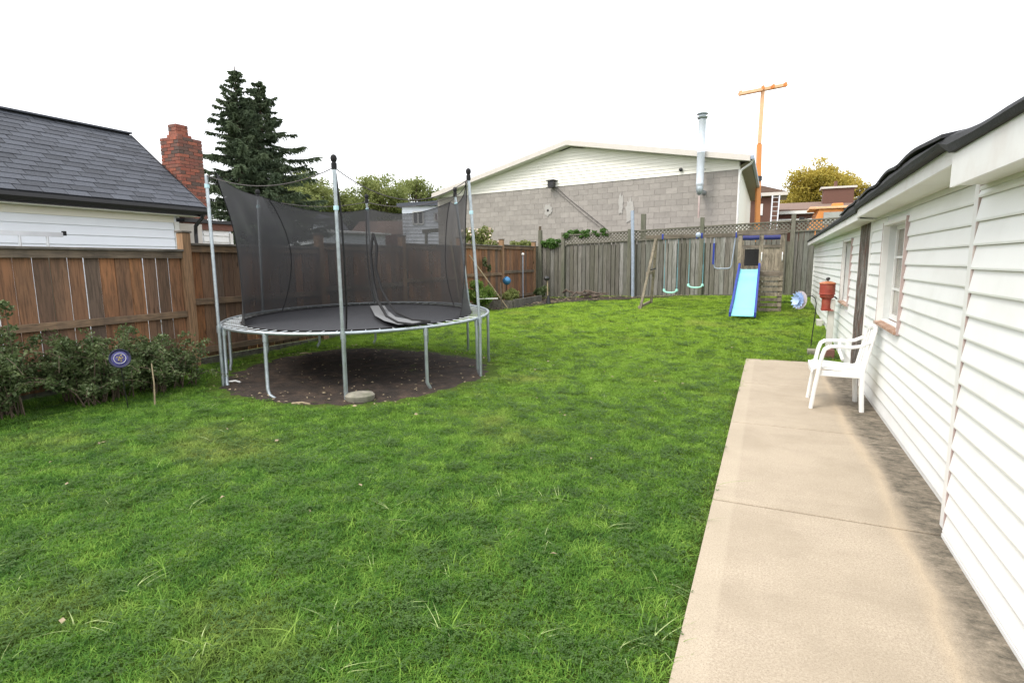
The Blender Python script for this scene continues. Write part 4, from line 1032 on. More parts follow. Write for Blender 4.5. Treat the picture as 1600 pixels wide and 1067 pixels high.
def shrub(base, blobs, n, size, mat, label, group=None, stems=14, name='shrub', cat='shrub', flowers=0):
    base = Vector(base); s_ = empty(name, base, label, cat, group); b = MB()
    for i in range(stems):
        bl = random.choice(blobs); tip = Vector(bl[:3])+Vector((random.uniform(-1, 1)*bl[3], random.uniform(-1, 1)*bl[4], random.uniform(-.1, 1)*bl[5]))
        st_ = base+Vector((random.uniform(-.12, .12), random.uniform(-.12, .12), -.03)); mid = st_.lerp(tip, .5)+Vector((random.uniform(-.08, .08), random.uniform(-.08, .08), .08))
        b.tube([st_, mid, tip], [.010, .007, .003], 5)
    b.build('stems', M['twig'], s_); leaf_cloud(blobs, n, size, mat, 'foliage', s_)
    if flowers: leaf_cloud([(q[0], q[1], q[2]+q[5]*.3, q[3], q[4], q[5]) for q in blobs], flowers, size*1.2, M['petal'], 'flowers', s_, aspect=.9, kind='stuff')
    return s_

def blobs_in(c, r, k, br, seed):
    rnd = random.Random(seed); out = []
    for i in range(k):
        d = Vector((rnd.gauss(0, 1), rnd.gauss(0, 1), rnd.gauss(0, 1))).normalized()*rnd.random()**.4
        q = rnd.uniform(*br); out.append((c[0]+d.x*r[0], c[1]+d.y*r[1], max(q*.7, c[2]+d.z*r[2]), q, q, q*.75))
    return out

# shrubs by the left fence
def cane_shrub(base, ncane, reach, height, n, size, label, seed, drift=(0, 0)):
    rnd = random.Random(seed); base = Vector(base); s_ = empty('shrub', base, label, 'shrub', 'shrubs along the left fence'); b = MB(); bl = []
    for i in range(ncane):
        a = rnd.uniform(0, 6.283); rr = rnd.random()**.6; L = reach*rr*rnd.uniform(.7, 1.25); hh = height*rnd.uniform(.45, 1.15)*(1.1-.45*rr)
        st_ = base+Vector((rnd.uniform(-.25, .25), rnd.uniform(-.25, .25), -.03)); pts = []
        for k in range(7):
            f = k/6; z = hh*math.sin(min(1.0, f*1.05)*math.pi*(.5+.22*rr)); pts.append(st_+Vector(((math.cos(a)*L+drift[0])*f**1.3, (math.sin(a)*L*1.1+drift[1])*f**1.3, z+rnd.uniform(-.015, .015))))
        b.tube(pts, [.008, .007, .006, .005, .004, .003, .002], 4, False)
        for k in range(9):
            f = .18+.82*(k+rnd.random())/9*1.0; q = min(5.999, f*6); p = pts[int(q)].lerp(pts[int(q)+1], q-int(q)); r_ = rnd.uniform(.035, .085)*(1.25-.55*f)
            bl.append((p.x+rnd.uniform(-.03, .03), p.y+rnd.uniform(-.03, .03), max(.03, p.z), r_*1.2, r_*1.2, r_*.8))
    b.build('stems', M['twig'], s_); leaf_cloud(bl, n, size, M['leaf_rose'], 'foliage', s_, aspect=.6); return s_
cane_shrub((-7.05, 2.75, 0), 75, .75, .98, 17000, .0185, 'large dark leafy rose shrub at the left edge of the lawn before the brown fence', 3)
cane_shrub((-6.85, 3.65, 0), 65, .66, .80, 13500, .018, 'middle rose shrub just left of the blue garden plate', 5)
cane_shrub((-6.72, 4.35, 0), 60, .60, .68, 11500, .017, 'rightmost rose shrub of the left fence, nearest the trampoline', 9)
MB().tube([(-6.05, 3.78, -.03), (-6.06, 3.8, .2), (-6.15, 3.85, .42)], [.009, .008, .005], 6).build('bamboo_cane', M['litter'], None, label='short pale cane stuck in the grass below the blue plate shrub', cat='cane')
PS = .80
pl_ = empty('garden_plate', (-6.42, 3.82, 0), 'round cobalt blue decorative plate with yellow centre among the shrubs', 'ornament')
pc = at(187, 560, 5.78); pa = (EYE-pc).normalized(); pa = (pa+Vector((.15, .1, .05))).normalized()
MB().lathe(pc, [(a*PS, b) for a, b in [(.03, -.02), (.09, -.012), (.118, .012), (.122, .016), (.116, .018), (.088, .002), (.02, 0), (.001, 0)]], 28, pa).build('rim', M['cobalt_rim'], pl_, True)
MB().lathe(pc, [(a*PS, b) for a, b in [(.098, .0035), (.09, .008), (.03, .006), (.001, .006)]], 24, pa).build('centre', M['cobalt'], pl_, True)
pu = pa.orthogonal().normalized(); pv = pa.cross(pu)
MB().tube([pc+pa*.0085+(pu*math.cos(a)+pv*math.sin(a))*.066*PS for a in [i*math.pi/12 for i in range(25)]], .0022, 5, False).build('painted_ring', M['white_plastic'], pl_)
mo = MB()
for k in range(9):
    a = k*2.4; r_ = .006+.0045*k; q = pc+pa*.0078+(pu*math.cos(a)+pv*math.sin(a))*r_*PS
    mo.lathe(q, [(.009*PS, 0), (.007*PS, .003), (.001, .004)], 7, pa)
mo.build('motif', M['yellow_glaze'], pl_)
MB().tube([(pc.x-.12, pc.y+.1, -.02), pc-pa*.02], .005, 6).build('stake', M['black_metal'], pl_, True)

# corner garden
MB().box(-7.40, -6.62, 14.45, 14.52, .1, .42).build('raised_bed', M['weathered_box'], None, bevel=.005, label='weathered grey timber edging board of the corner vegetable bed', cat='garden edging')
tag(MB().box(-6.62, -6.55, 14.52, 16.6, .15, .45).build('raised_bed', M['weathered_box'], None, bevel=.005), 'grey timber side board of the corner bed, running towards the back fence', 'garden edging')
shrub((-7.1, 13.3, .15), blobs_in((-7.05, 13.3, .62), (.30, .55, .36), 24, (.10, .2), 21), 5200, .03, M['leaf_bright'], 'bright green bushy plant right of the trampoline by the brown fence', None, 18, 'garden_plant', 'plant')
shrub((-7.0, 14.9, .2), blobs_in((-6.95, 15.0, .52), (.3, .5, .16), 16, (.07, .15), 22), 2600, .028, M['leaf_olive'], 'low straggly plant growing over the corner bed edging', None, 14, 'garden_plant', 'plant')
shrub((-6.8, 17.1, .2), blobs_in((-6.75, 17.1, .60), (.28, .3, .18), 12, (.08, .16), 23), 1800, .032, M['leaf_rose'], 'small dark bush in the corner where the two fences meet', None, 12, 'garden_plant', 'plant')
o = MB(); o.lathe((-7.2, 15.35, .95), [(.001, -.13), (.06, -.115), (.11, -.065), (.13, 0), (.11, .065), (.06, .115), (.001, .13)], 20)
gb_ = empty('gazing_ball', (-7.2, 15.35, .2), 'blue glass gazing ball on a stake against the brown fence', 'ornament'); o.build('ball', M['ball_blue'], gb_, True)
MB().tube([(-7.2, 15.35, .15), (-7.2, 15.35, .82)], .012, 6).build('stake', M['black_metal'], gb_)
sp_ = empty('solar_light', (-7.25, 16.7, .2), 'thin garden stake light with a pale round top near the fence corner', 'garden light')
MB().tube([(-7.25, 16.7, .15), (-7.25, 16.7, 1.72)], .016, 8).build('stake', M['galv_blue'], sp_, True); MB().lathe((-7.25, 16.7, 1.72), [(.02, 0), (.045, .02), (.045, .06), (.01, .08)], 10).build('lamp', M['white_plastic'], sp_, True)
for k, (p, q, lb) in enumerate((((-7.1, 12.4, .1), (-7.35, 12.35, 2.05), 'tall pale garden stake behind the right trampoline pole'), ((-6.5, 13.9, .25), (-7.4, 13.4, 1.7), 'slanted pale cane leaning on the brown fence in the corner garden'), ((-6.62, 13.8, .1), (-6.66, 13.8, .95), 'dark upright stake at the front of the corner bed'))):
    MB().tube([p, q], .017, 6).build('garden_stake', M['rail_brown'] if k == 2 else M['litter'], None, label=lb, cat='stake')
MB().tube([(-6.95, 12.95, .55), (-6.45, 13.2, .56)], .012, 6).build('garden_pipe', M['white_plastic'], None, label='short white pipe sticking out beside the trampoline rim', cat='pipe')
dp_ = empty('hand_tiller', (-5.95, 15.6, gz(-5.95, 15.6)), 'old dark garden ornament post with a round head at the edge of the garden bed', 'ornament')
MB().tube([(-5.95, 15.6, .1), (-5.97, 15.6, .55), (-5.98, 15.6, .95)], [.035, .022, .018], 8).build('shaft', M['litter'], dp_, True)
MB().lathe((-6.0, 15.6, 1.02), [(.02, -.07), (.07, -.05), (.09, 0), (.07, .05), (.02, .07)], 12).build('head', M['black_metal'], dp_, True); MB().lathe((-5.95, 15.6, gz(-5.95, 15.6)-.02), [(.09, 0), (.08, .06), (.04, .25), (.03, .3)], 10).build('base', M['black_metal'], dp_, True)
BR = ['dead branch in the heap against the grey back fence, %s' % q for q in ('lowest on the soil', 'second from the bottom', 'third layer up', 'lying across the lower ones', 'near the middle of the heap', 'just above the middle', 'third from the top', 'second from the top', 'topmost')]
for k in range(9):
    x, y = -5.6+random.uniform(-.5, .6), 17.6+random.uniform(-.3, .35); z = gz(x, y)+.06+.02*k; a = random.uniform(-1.2, 1.2); L = random.uniform(.25, .6)
    MB().tube([(x-L*math.cos(a), y-L*math.sin(a)*.5, z), (x-.3*L, y+.05, z+.09), (x+.2*L, y-.03, z+.02), (x+L*math.cos(a), y+L*math.sin(a)*.5, z+random.uniform(-.05, .25))], [.02, .035, .03, .01], 7).build('dead_branch', M['dead_wood'], None, True, label=BR[k], cat='branch', group='branches heaped by the back fence')
# vines on the back fence corner, flowering bush behind the brown fence, sprig on the brown fence
vb = []
for k in range(60):
    x = random.uniform(-7.25, -4.9); r_ = random.uniform(.04, .12)*(1 if x < -5.6 else .7); vb.append((x, BY+random.uniform(-.12, .1), (2.12 if x < -6.5 else btop(x))+random.uniform(-.12, .13), r_*1.3, r_, r_*.8))
tag(leaf_cloud(vb, 3800, .038, M['leaf_vine'], 'climbing_vine', None), 'green vine spilling over the top of the back fence at its left end', 'vine')
shrub((-8.6, 16.2, .2), blobs_in((-8.6, 16.2, 2.15), (.65, .5, .4), 22, (.14, .28), 31), 3200, .045, M['leaf_olive'], 'bush with cream pink blooms showing above the brown fence', None, 16, 'flowering_bush', 'bush', 260)
shrub((-8.6, 18.6, .2), blobs_in((-8.6, 18.8, 2.05), (.7, .5, .25), 12, (.14, .25), 32), 1800, .05, M['leaf_olive'], 'thin green bush above the brown fence beside the fence corner', None, 10, 'bush', 'bush')
tag(leaf_cloud([(-7.43, 14.35, 1.52, .05, .14, .16), (-7.42, 14.6, 1.35, .05, .12, .14)], 260, .03, M['leaf_rose'], 'climbing_sprig', None), 'dark sprig of climber clinging to the brown fence boards', 'climber')

# ------------------------------------------------------------------ neighbour's house, left
HX, EX, EZ, RX, RZ, HY = -10.55, -10.22, 2.60, -12.32, 4.19, 7.72
nh = empty('neighbour_house', (-13, 5, 0), 'white sided bungalow with charcoal shingle roof beyond the left fence', 'house')
Y0h = -3.0
MB().box(-14.5, HX-.02, Y0h, 7.36, -.2, 2.52).build('wall', M['siding_blue'], nh)
gb = MB(); gb.prism([(-14.4, 7.37, 2.4), (HX, 7.37, 2.4), (HX, 7.37, 2.5), (RX, 7.37, RZ-.12), (-14.4, 7.37, 2.6)], (0, .05, 0)); gb.build('gable', M['siding_blue'], nh)
z = .4
while z < 2.28:
    b = MB(); b.prism([(HX-.01, Y0h, z), (HX+.022, Y0h, z), (HX+.022, Y0h, z+.01), (HX+.004, Y0h, z+.158), (HX-.01, Y0h, z+.158)], (0, 7.28-Y0h, 0)); b.build('siding_board', M['siding_blue'], nh); z += .16
MB().box(HX-.02, HX+.035, 7.285, 7.38, .3, 2.32).build('corner_trim', M['trim_white'], nh)
MB().box(HX, HX+.03, Y0h, 7.28, 2.30, 2.42).build('frieze', M['siding_cream'], nh)
MB().box(HX, EX-.005, Y0h, HY-.05, 2.425, 2.44).build('soffit', M['siding_cream'], nh)
MB().box(EX-.012, EX+.01, Y0h, HY, 2.43, 2.57).build('fascia', M['black_metal'], nh)
gt = MB(); gt.prism([(EX+.012, Y0h, 2.46), (EX+.08, Y0h, 2.46), (EX+.11, Y0h, 2.52), (EX+.11, Y0h, 2.575), (EX+.10, Y0h, 2.575), (EX+.095, Y0h, 2.50), (EX+.012, Y0h, 2.50)], (0, HY-Y0h, 0)); gt.build('gutter', M['black_metal'], nh)
MB().tube([(EX+.06, HY-.1, 2.47), (EX+.03, HY-.08, 2.40), (EX-.18, HY-.08, 2.25), (EX-.22, HY-.06, 2.1), (EX-.22, HY-.06, .3)], .035, 8).build('downspout', M['black_metal'], nh)
slope = (Vector((RX, 0, RZ))-Vector((EX+.04, 0, EZ))); SL = slope.length; sn = slope.normalized(); nrm = Vector((-sn.z, 0, sn.x)); nrm = -nrm if nrm.z < 0 else nrm
rf = MB(); rf.prism([Vector((EX+.03, Y0h, EZ-.07)), Vector((EX+.03, Y0h, EZ)), Vector((RX, Y0h, RZ)), Vector((RX-2.2, Y0h, EZ)), Vector((RX-2.2, Y0h, EZ-.07)), Vector((RX, Y0h, RZ-.09))], (0, HY-Y0h, 0)); roof = rf.build('roof', M['black_roof'], nh)
courses = 17; ce = SL/courses; tabL = .34; cnt = 0
shm = {}
def tabmesh(L):
    if L not in shm:
        b = MB(); a = Vector((0, 0, 0)); e = sn*(ce+.02); th = nrm*.012
        b.add([a, a+Vector((0, L-.012, 0)), a+e+Vector((0, L-.012, 0)), a+e, a+th, a+th+Vector((0, L-.012, 0)), a+e+th*.15+Vector((0, L-.012, 0)), a+e+th*.15], [(0, 3, 2, 1), (4, 5, 6, 7), (0, 1, 5, 4), (3, 7, 6, 2), (0, 4, 7, 3), (1, 2, 6, 5)])
        shm[L] = b.mesh('shingle', M['shingle'])
    return shm[L]
rest = MB()
for c in range(courses):
    p = Vector((EX+.04, 0, EZ))+sn*ce*c+nrm*(.004+.0)
    y = HY; k = 0; off = (c*.37) % 1*tabL
    y -= 0
    first = True
    while y > 2.0:
        L = (tabL-off if (first and off > .05) else tabL)*1.0; L = round(L, 2); first = False
        y -= L; jj = nrm*random.uniform(0, .004)
        if cnt < 290 and y > 3.0:
            o = link('shingle', tabmesh(L), roof); o.location = p+jj+Vector((0, y, 0))-local(roof); cnt += 1
        else:
            q = p+jj+Vector((0, y, 0)); me = tabmesh(L); rest.add([q+v.co for v in me.vertices], [tuple(f.vertices) for f in me.polygons])
tag(rest.build('shingle_field', M['shingle'], roof), kind='stuff')
MB().bar((RX, Y0h, RZ+.02), (RX, HY, RZ+.02), .22, .03, (1, 0, 0)).build('ridge_cap', M['shingle'], roof)
MB().bar(Vector((EX+.03, HY+.012, EZ-.05)), Vector((RX, HY+.012, RZ-.05)), .022, .12, (0, 1, 0)).build('rake_board', M['black_metal'], nh)
# rear extension with brick-coloured fascia
MB().box(-13.5, -10.62, 7.9, 8.62, -.2, 2.30).build('extension_wall', M['siding_blue'], nh)
z = .4
while z < 2.12:
    b = MB(); b.prism([(-10.63, 7.95, z), (-10.6, 7.95, z), (-10.6, 7.95, z+.01), (-10.618, 7.95, z+.128), (-10.63, 7.95, z+.128)], (0, .6, 0)); b.build('siding_board', M['trim_white'], nh); z += .13
MB().box(-10.62, -10.58, 8.56, 8.63, .3, 2.15).build('corner_trim', M['trim_white'], nh)
MB().box(-13.5, -10.57, 7.5, 8.66, 2.2, 2.33).build('extension_fascia', M['brick_dark'], nh)
MB().box(-13.5, -10.52, 7.5, 8.72, 2.335, 2.40).build('extension_roof', M['black_metal'], nh)
MB().box(-10.56, -10.54, 7.4, 7.88, .2, 2.3).build('panel', M['fascia_beige'], nh)
# chimney
chm = MB(); CX0, CX1, CY0, CY1 = -11.48, -10.92, 7.80, 8.32
chm.box(CX0+.012, CX1-.012, CY0+.012, CY1-.012, 1.5, 4.02); chm.box(CX0+.12, CX1-.15, CY0+.10, CY1-.13, 4.0, 4.128); chimney = chm.build('chimney', M['mortar'], nh)
chb = MB(); bh, bl, bd = .062, .20, .095; nb = 0
def brick_ring(x0, x1, y0, y1, z, off):
    global nb
    H = .067
    for (ax, c0_, c1_, fix, sgn) in (('x', x0, x1, y0, -1), ('y', y0, y1, x1, 1)):
        u = c0_-(bl+.01)*off
        while u < c1_-.01:
            a, b = max(u, c0_), min(u+bl, c1_)
            if b-a > .03:
                q = MB(); j = random.uniform(0, .006)
                if ax == 'x': q.box(a, b, fix-j, fix+.05, z, z+H-.009)
                else: q.box(fix-.05, fix+j, a+(.0), b, z, z+H-.009)
                q.build('brick', M['brick'], chimney); nb += 1
            u += bl+.01
k = 0; z = 2.45
while z < 4.0:
    ex = 0
    brick_ring(CX0-ex, CX1+ex, CY0-ex, CY1+ex, z, .5*(k % 2)); z += .067; k += 1
for z_, e in ((4.0, .05), (4.067, .08)):
    brick_ring(CX0+e+.03, CX1-e-.04, CY0+e, CY1-e-.03, z_, .5*(k % 2)); k += 1
for z_ in (4.134, 4.201, 4.268): brick_ring(CX0+.14, CX1-.18, CY0+.10, CY1-.16, z_, .5*(k % 2)); k += 1
MB().box(CX0+.145, CX1-.185, CY0+.105, CY1-.165, 4.13, 4.33).build('flue', M['brick'], chimney)
# ladder standing along the house wall
ld = empty('ladder', (-9.4, 3.6, 0), 'aluminium ladder end showing above the left fence in front of the house wall', 'ladder')
for zt_ in (1.90, 1.66): MB().bar((-8.6, 2.2, zt_), (-8.6, 4.38, zt_-.0), .03, .06, (1, 0, 0)).build('side_rail', M['alu'], ld)
for k in range(7): MB().tube([(-8.6, 2.4+.3*k, 1.66), (-8.6, 2.4+.3*k, 1.92)], .016, 8).build('rung', M['alu'], ld)
MB().box(-8.62, -8.58, 4.38, 4.42, 1.89, 1.95).build('end_cap', M['black_rubber'], ld)
for y in (2.3, 4.2): MB().box(-8.64, -8.56, y-.04, y+.04, 0, 1.63).build('prop', M['post_grey'], ld)

# ------------------------------------------------------------------ concrete block building with gable
A0 = Vector((-1.03, 19.8, 0)); ud = Vector((math.cos(R(169.65)), math.sin(R(169.65)), 0)); nd = Vector((ud.y, -ud.x, 0)); nd = -nd if nd.y > 0 else nd   # nd points to us
def bp(s_, z, o=0): return A0+ud*s_+(nd*o if o > -.5 else Vector((0, -o, 0)))+Vector((0, 0, z))
gr = empty('block_building', bp(6, .4), 'grey concrete block building with cream sided gable behind the back fence', 'building')
ZB = 4.40
b = MB(); b.prism([bp(0, .2, -.02), bp(13, .2, -.02), bp(13, ZB, -.02), bp(0, ZB, -.02)], -nd*.2); b.build('wall', M['block_mortar'], gr)
bm1 = MB(); bm1.obox((0, 0, 0), ud*.1965, nd*.01, Vector((0, 0, .0965))); blk = bm1.mesh('block', M['block'])
bmh = MB(); bmh.obox((0, 0, 0), ud*.0965, nd*.01, Vector((0, 0, .0965))); blkh = bmh.mesh('half_block', M['block'])
lowb = MB(); cnt = 0
for r_ in range(20):
    z = ZB-.1-r_*.2; s_ = 0.0
    if r_ % 2: row = [(.1, blkh)]; s_ = .2
    else: row = []
    while s_ < 12.7: row.append((s_+.2, blk)); s_ += .4
    for c_, me in row:
        o_ = random.uniform(-.002, .003)
        if r_ < 9 and cnt < 296:
            o = link('block', me, gr); o.location = bp(c_, z, o_-.020)-gr.location; cnt += 1
        else:
            q = bp(c_, z, o_-.020); lowb.add([q+v.co for v in me.vertices], [tuple(f.vertices) for f in me.polygons])
tag(lowb.build('block_courses', M['block'], gr), kind='stuff')
def roofz(s_): return 6.00-(6.15-s_)*.192 if s_ <= 6.15 else 6.00-(s_-6.15)*.212
z = ZB+.005; LP = .118
gbk = MB(); gbk.prism([bp(0, ZB, -.03), bp(0, roofz(0)-.2, -.03), bp(6.15, 5.8, -.03), bp(13, roofz(13)-.2, -.03), bp(13, ZB, -.03)], -nd*.1); gbk.build('gable', M['siding_cream'], gr)
while z < 5.78:
    def ends(zz):
        s0_ = 6.15-(6.00-.17-zz)/.192; s1_ = 6.15+(6.00-.17-zz)/.212
        return max(0.0, s0_), min(12.8, s1_)
    (a0, a1), (b0_, b1_) = ends(z), ends(z+LP)
    if b1_-b0_ > .1:
        q = MB(); q.add([bp(a0, z, .014), bp(a1, z, .014), bp(b1_, z+LP, -.004), bp(b0_, z+LP, -.004), bp(a0, z, -.03), bp(a1, z, -.03), bp(b1_, z+LP, -.03), bp(b0_, z+LP, -.03)],
              [(0, 1, 2, 3), (4, 7, 6, 5), (0, 4, 5, 1), (3, 2, 6, 7), (0, 3, 7, 4), (1, 5, 6, 2)]); q.build('siding_board', M['siding_cream'], gr)
    z += LP
# roof slabs, fascia
for (sa, sb_) in ((-.40, 6.15), (6.15, 13.0)):
    za, zb_ = roofz(sa), roofz(sb_)
    q = MB(); q.add([bp(sa, za, .36), bp(sb_, zb_, .36), bp(sb_, zb_, -12), bp(sa, za, -12), bp(sa, za-.12, .36), bp(sb_, zb_-.12, .36), bp(sb_, zb_-.12, -12), bp(sa, za-.12, -12)],
                    [(0, 1, 2, 3), (4, 7, 6, 5), (0, 4, 5, 1), (3, 2, 6, 7), (0, 3, 7, 4), (1, 5, 6, 2)]); q.build('roof', M['shingle_brown'], gr)
    q = MB(); q.add([bp(sa, za+.012, .385), bp(sb_, zb_+.012, .385), bp(sb_, zb_-.17, .385), bp(sa, za-.17, .385), bp(sa, za+.012, .362), bp(sb_, zb_+.012, .362), bp(sb_, zb_-.17, .362), bp(sa, za-.17, .362)],
                    [(0, 3, 2, 1), (4, 5, 6, 7), (0, 1, 5, 4), (3, 7, 6, 2), (0, 4, 7, 3), (1, 2, 6, 5)]); q.build('fascia', M['fascia_beige'], gr)
    q = MB(); q.add([bp(sa, za-.165, .36), bp(sb_, zb_-.165, .36), bp(sb_, zb_-.165, -.02), bp(sa, za-.165, -.02), bp(sa, za-.15, .36), bp(sb_, zb_-.15, .36), bp(sb_, zb_-.15, -.02), bp(sa, za-.15, -.02)],
                    [(0, 1, 2, 3), (4, 7, 6, 5), (0, 4, 5, 1), (3, 2, 6, 7), (0, 3, 7, 4), (1, 5, 6, 2)]); q.build('soffit', M['soffit'], gr)
# side wall and its soffit, gutter, downspout
q = MB(); q.add([bp(0, .2, -.03), bp(0, .2, -12), bp(0, 4.6, -12), bp(0, 4.6, -.03), bp(.2, .2, -.2), bp(.2, .2, -12), bp(.2, 4.6, -12), bp(.2, 4.6, -.2)], [(0, 1, 2, 3), (4, 7, 6, 5), (0, 4, 5, 1), (3, 2, 6, 7), (0, 3, 7, 4), (1, 5, 6, 2)]); q.build('side_wall', M['siding_cream'], gr)
q = MB(); q.add([bp(-.4, 4.60, .3), bp(-.4, 4.60, -12), bp(-.012, 4.52, -12), bp(-.012, 4.52, .0)], [(0, 1, 2, 3)]); q.build('side_soffit', M['soffit_brown'], gr)
MB().bar(bp(-.46, 4.68, .36), bp(-.46, 4.68, -12), .10, .11, ud).build('gutter', M['galv_blue'], gr)
MB().tube([bp(-.46, 4.64, .25), bp(-.40, 4.52, .22), bp(-.1, 4.38, .06), bp(-.03, 4.25, .06), bp(-.03, .5, .06)], .035, 8).build('downspout', M['trim_white'], gr, True)
MB().bar(bp(-.005, .4, .0), bp(-.005, ZB, .0), .05, .05).build('corner_trim', M['trim_white'], gr)
# stove pipe
cs, co_ = 1.08, .52
pp = MB(); pp.lathe(bp(cs, 3.95, co_), [(.10, -.06), (.115, 0), (.125, .02), (.12, .05), (.12, 1.0), (.126, 1.01), (.126, 1.03), (.12, 1.04), (.12, 2.0), (.126, 2.01), (.12, 2.03)], 20); pipe = pp.build('stove_pipe', M['stainless'], gr, True)
MB().lathe(bp(cs, 6.0, co_), [(.11, 0), (.15, .0), (.17, .05), (.15, .06), (.11, .06), (.11, .12), (.17, .13), (.18, .15), (.16, .17), (.05, .20)], 20).build('rain_cap', M['galv'], pipe, True)
MB().lathe(bp(cs, 3.62, co_), [(.03, 0), (.06, .02), (.10, .10), (.12, .22), (.11, .27)], 14).build('tee', M['galv'], pipe, True)
MB().tube([bp(cs, 3.75, co_), bp(cs, 3.75, .0)], .08, 12).build('wall_pipe', M['galv'], pipe, True)
MB().tube([bp(cs, 3.64, co_), bp(cs, 2.9, co_)], .03, 8).build('drain', M['pink_jamb'], pipe, True)
for z in (4.5, 4.75): MB().bar(bp(cs, z, .39), bp(cs, z, .0), .03, .02).build('strap', M['galv'], pipe)
# black wall lamp housing with cable, little vent, patch marks
hb = MB(); c = bp(6.9, 4.50, .16); hb.obox(c, ud*.12, nd*.10, Vector((0, 0, .10))); hb.obox(c+Vector((0, 0, .13)), ud*.18, nd*.15, Vector((0, 0, .014))); hb.obox(c-Vector((0, 0, .13)), ud*.15, nd*.13, Vector((0, 0, .014))); hb.build('beam_end', M['black_metal'], gr, label='black steel beam end sticking out of the gable foot')
MB().tube([bp(6.75, 4.38, .05), bp(6.2, 3.9, .03), bp(5.4, 3.3, .03), bp(4.6, 2.7, .03), bp(4.3, 2.3, .03)], .012, 6).build('cable', M['rope'], gr)
MB().tube([bp(6.95, 4.38, .05), bp(6.4, 3.95, .03), bp(5.6, 3.3, .03), bp(4.9, 2.8, .03)], .008, 6).build('cable', M['rope'], gr)
MB().lathe(bp(1.87, 4.56, .02), [(.05, 0), (.06, .02), (.06, .08), (.03, .1)], 12, nd).build('vent', M['black_metal'], gr, True)
def splat(s_, z, rs_2, rz2, seed, mat, name):
    rnd = random.Random(seed); n_ = 22; P_ = []
    for i in range(n_):
        a = 2*math.pi*i/n_; f = rnd.uniform(.65, 1.1); P_.append(bp(s_+rs_2*f*math.cos(a), z+rz2*f*math.sin(a), .010))
    MB().prism(P_, nd*.006).build(name, mat, gr)
M['patch'] = simple('mortar_patch', (.40, .385, .36), .95, .1, 12)
splat(7.15, 3.55, .20, .26, 3, M['patch'], 'mortar_patch'); splat(4.05, 3.55, .10, .42, 5, M['patch'], 'mortar_patch'); splat(3.7, 3.3, .18, .5, 8, M['patch'], 'mortar_patch')
MB().lathe(bp(7.15, 3.52, .018), [(.05, 0), (.04, .01), (.001, .012)], 10, nd).build('hole_plug', M['black_board'], gr)

# ------------------------------------------------------------------ orange T mast, truck, ladder, brick house behind
tm = empty('mast', (-.57, 26.7, 1.0), 'tall orange T-shaped mast rising behind the back fence', 'mast')
pA, pB, pT = at(1184, 380, 24.0), at(1186.5, 226, 24.0), at(1192, 141, 24.0)
pA = Vector((pA.x, pA.y, .9))
lg = MB(); lg.bar(pA, at(1186.3, 226, 24.0), .185, .15, rt); lg.build('lower_pole', M['orange'], tm, bevel=.01)
MB().bar(at(1186.5, 225, 24.03), pT, .14, .12, rt).build('upper_pole', M['orange_pale'], tm, bevel=.01)
MB().bar(at(1155, 147.5, 23.6), at(1229, 133, 24.3), .15, .13, (0, 1, 0)).build('cross_arm', M['orange_pale'], tm, bevel=.01)
for px, py in ((1157, 146), (1192, 138), (1208, 136), (1227, 133)): MB().bar(at(px-1.4, py, 23.9), at(px+1.4, py-.4, 23.9), .17, .16, (0, 1, 0)).build('collar', M['orange'], tm)
MB().bar(at(1184.6, 283, 24), at(1184.9, 276, 24), .24, .20, rt).build('collar', M['black_board'], tm)
tk = empty('truck', (2.9, 29.5, 1.2), 'orange utility truck cab half hidden behind the lattice fence', 'truck')
o0 = at(1266, 333, 26); fwd = Vector((1, .05, 0)).normalized(); sd2 = Vector((-.05, 1, 0))
def tb(l, s2, z): return Vector((o0.x, o0.y, 0))+fwd*l+sd2*s2+Vector((0, 0, z))
b = MB(); b.prism([tb(0, 0, 2.0), tb(0, 0, 2.85), tb(.25, 0, 3.45), tb(.35, 0, 3.85), tb(2.9, 0, 3.85), tb(2.9, 0, 2.0)], sd2*1.9); b.build('cab', M['orange'], tk, bevel=.04)
MB().box(o0.x-.05, o0.x+3.1, o0.y-.06, o0.y+2.0, 3.855, 3.96).build('roof', M['orange_pale'], tk, bevel=.02)
MB().box(o0.x+.9, o0.x+1.35, o0.y+.3, o0.y+.8, 3.965, 4.12).build('roof_lamp', M['orange'], tk, bevel=.03)
for a, c in ((.55, 1.35), (1.5, 2.3)): MB().box(o0.x+a, o0.x+c, o0.y-.02, o0.y-.003, 3.15, 3.70).build('side_window', M['window_grey'], tk)
MB().box(o0.x+1.36, o0.x+1.46, o0.y-.03, o0.y-.004, 3.1, 3.85).build('door_pillar', M['black_metal'], tk)
MB().tube([tb(-.35, -.2, 3.25), tb(-.35, -.2, 3.50)], .12, 8).build('mirror', M['black_metal'], tk)
MB().tube([tb(-.35, -.2, 3.38), tb(.2, 0, 3.5)], .015, 6).build('mirror_arm', M['black_metal'], tk)
MB().box(o0.x-.6, o0.x+3.2, o0.y+.1, o0.y+1.8, 1.55, 2.0).build('chassis', M['black_metal'], tk)
for l in (.5, 2.4):
    for s2 in (.0, 1.75): MB().lathe(tb(l, s2, 1.6), [(.12, 0), (.40, .0), (.45, .04), (.45, .2), (.40, .25), (.12, .25)], 20, (0, 1, 0)).build('wheel', M['black_rubber'], tk, True)
la = empty('ladder', at(1210, 345, 29.5), 'pale aluminium ladder leaning on the brown roof eave beside the orange mast', 'ladder')
for dx in (0, 11): MB().bar(at(1203+dx*.9, 362, 29.5), at(1207+dx, 306, 30), .05, .06, rt).build('side_rail', M['alu'], la)
for k in range(8): t_ = k/7; MB().tube([at(1203.3+3.7*t_, 359-50*t_, 29.5+.5*t_), at(1213+4.8*t_, 359-50*t_, 29.5+.5*t_)], .02, 6).build('rung', M['alu'], la)
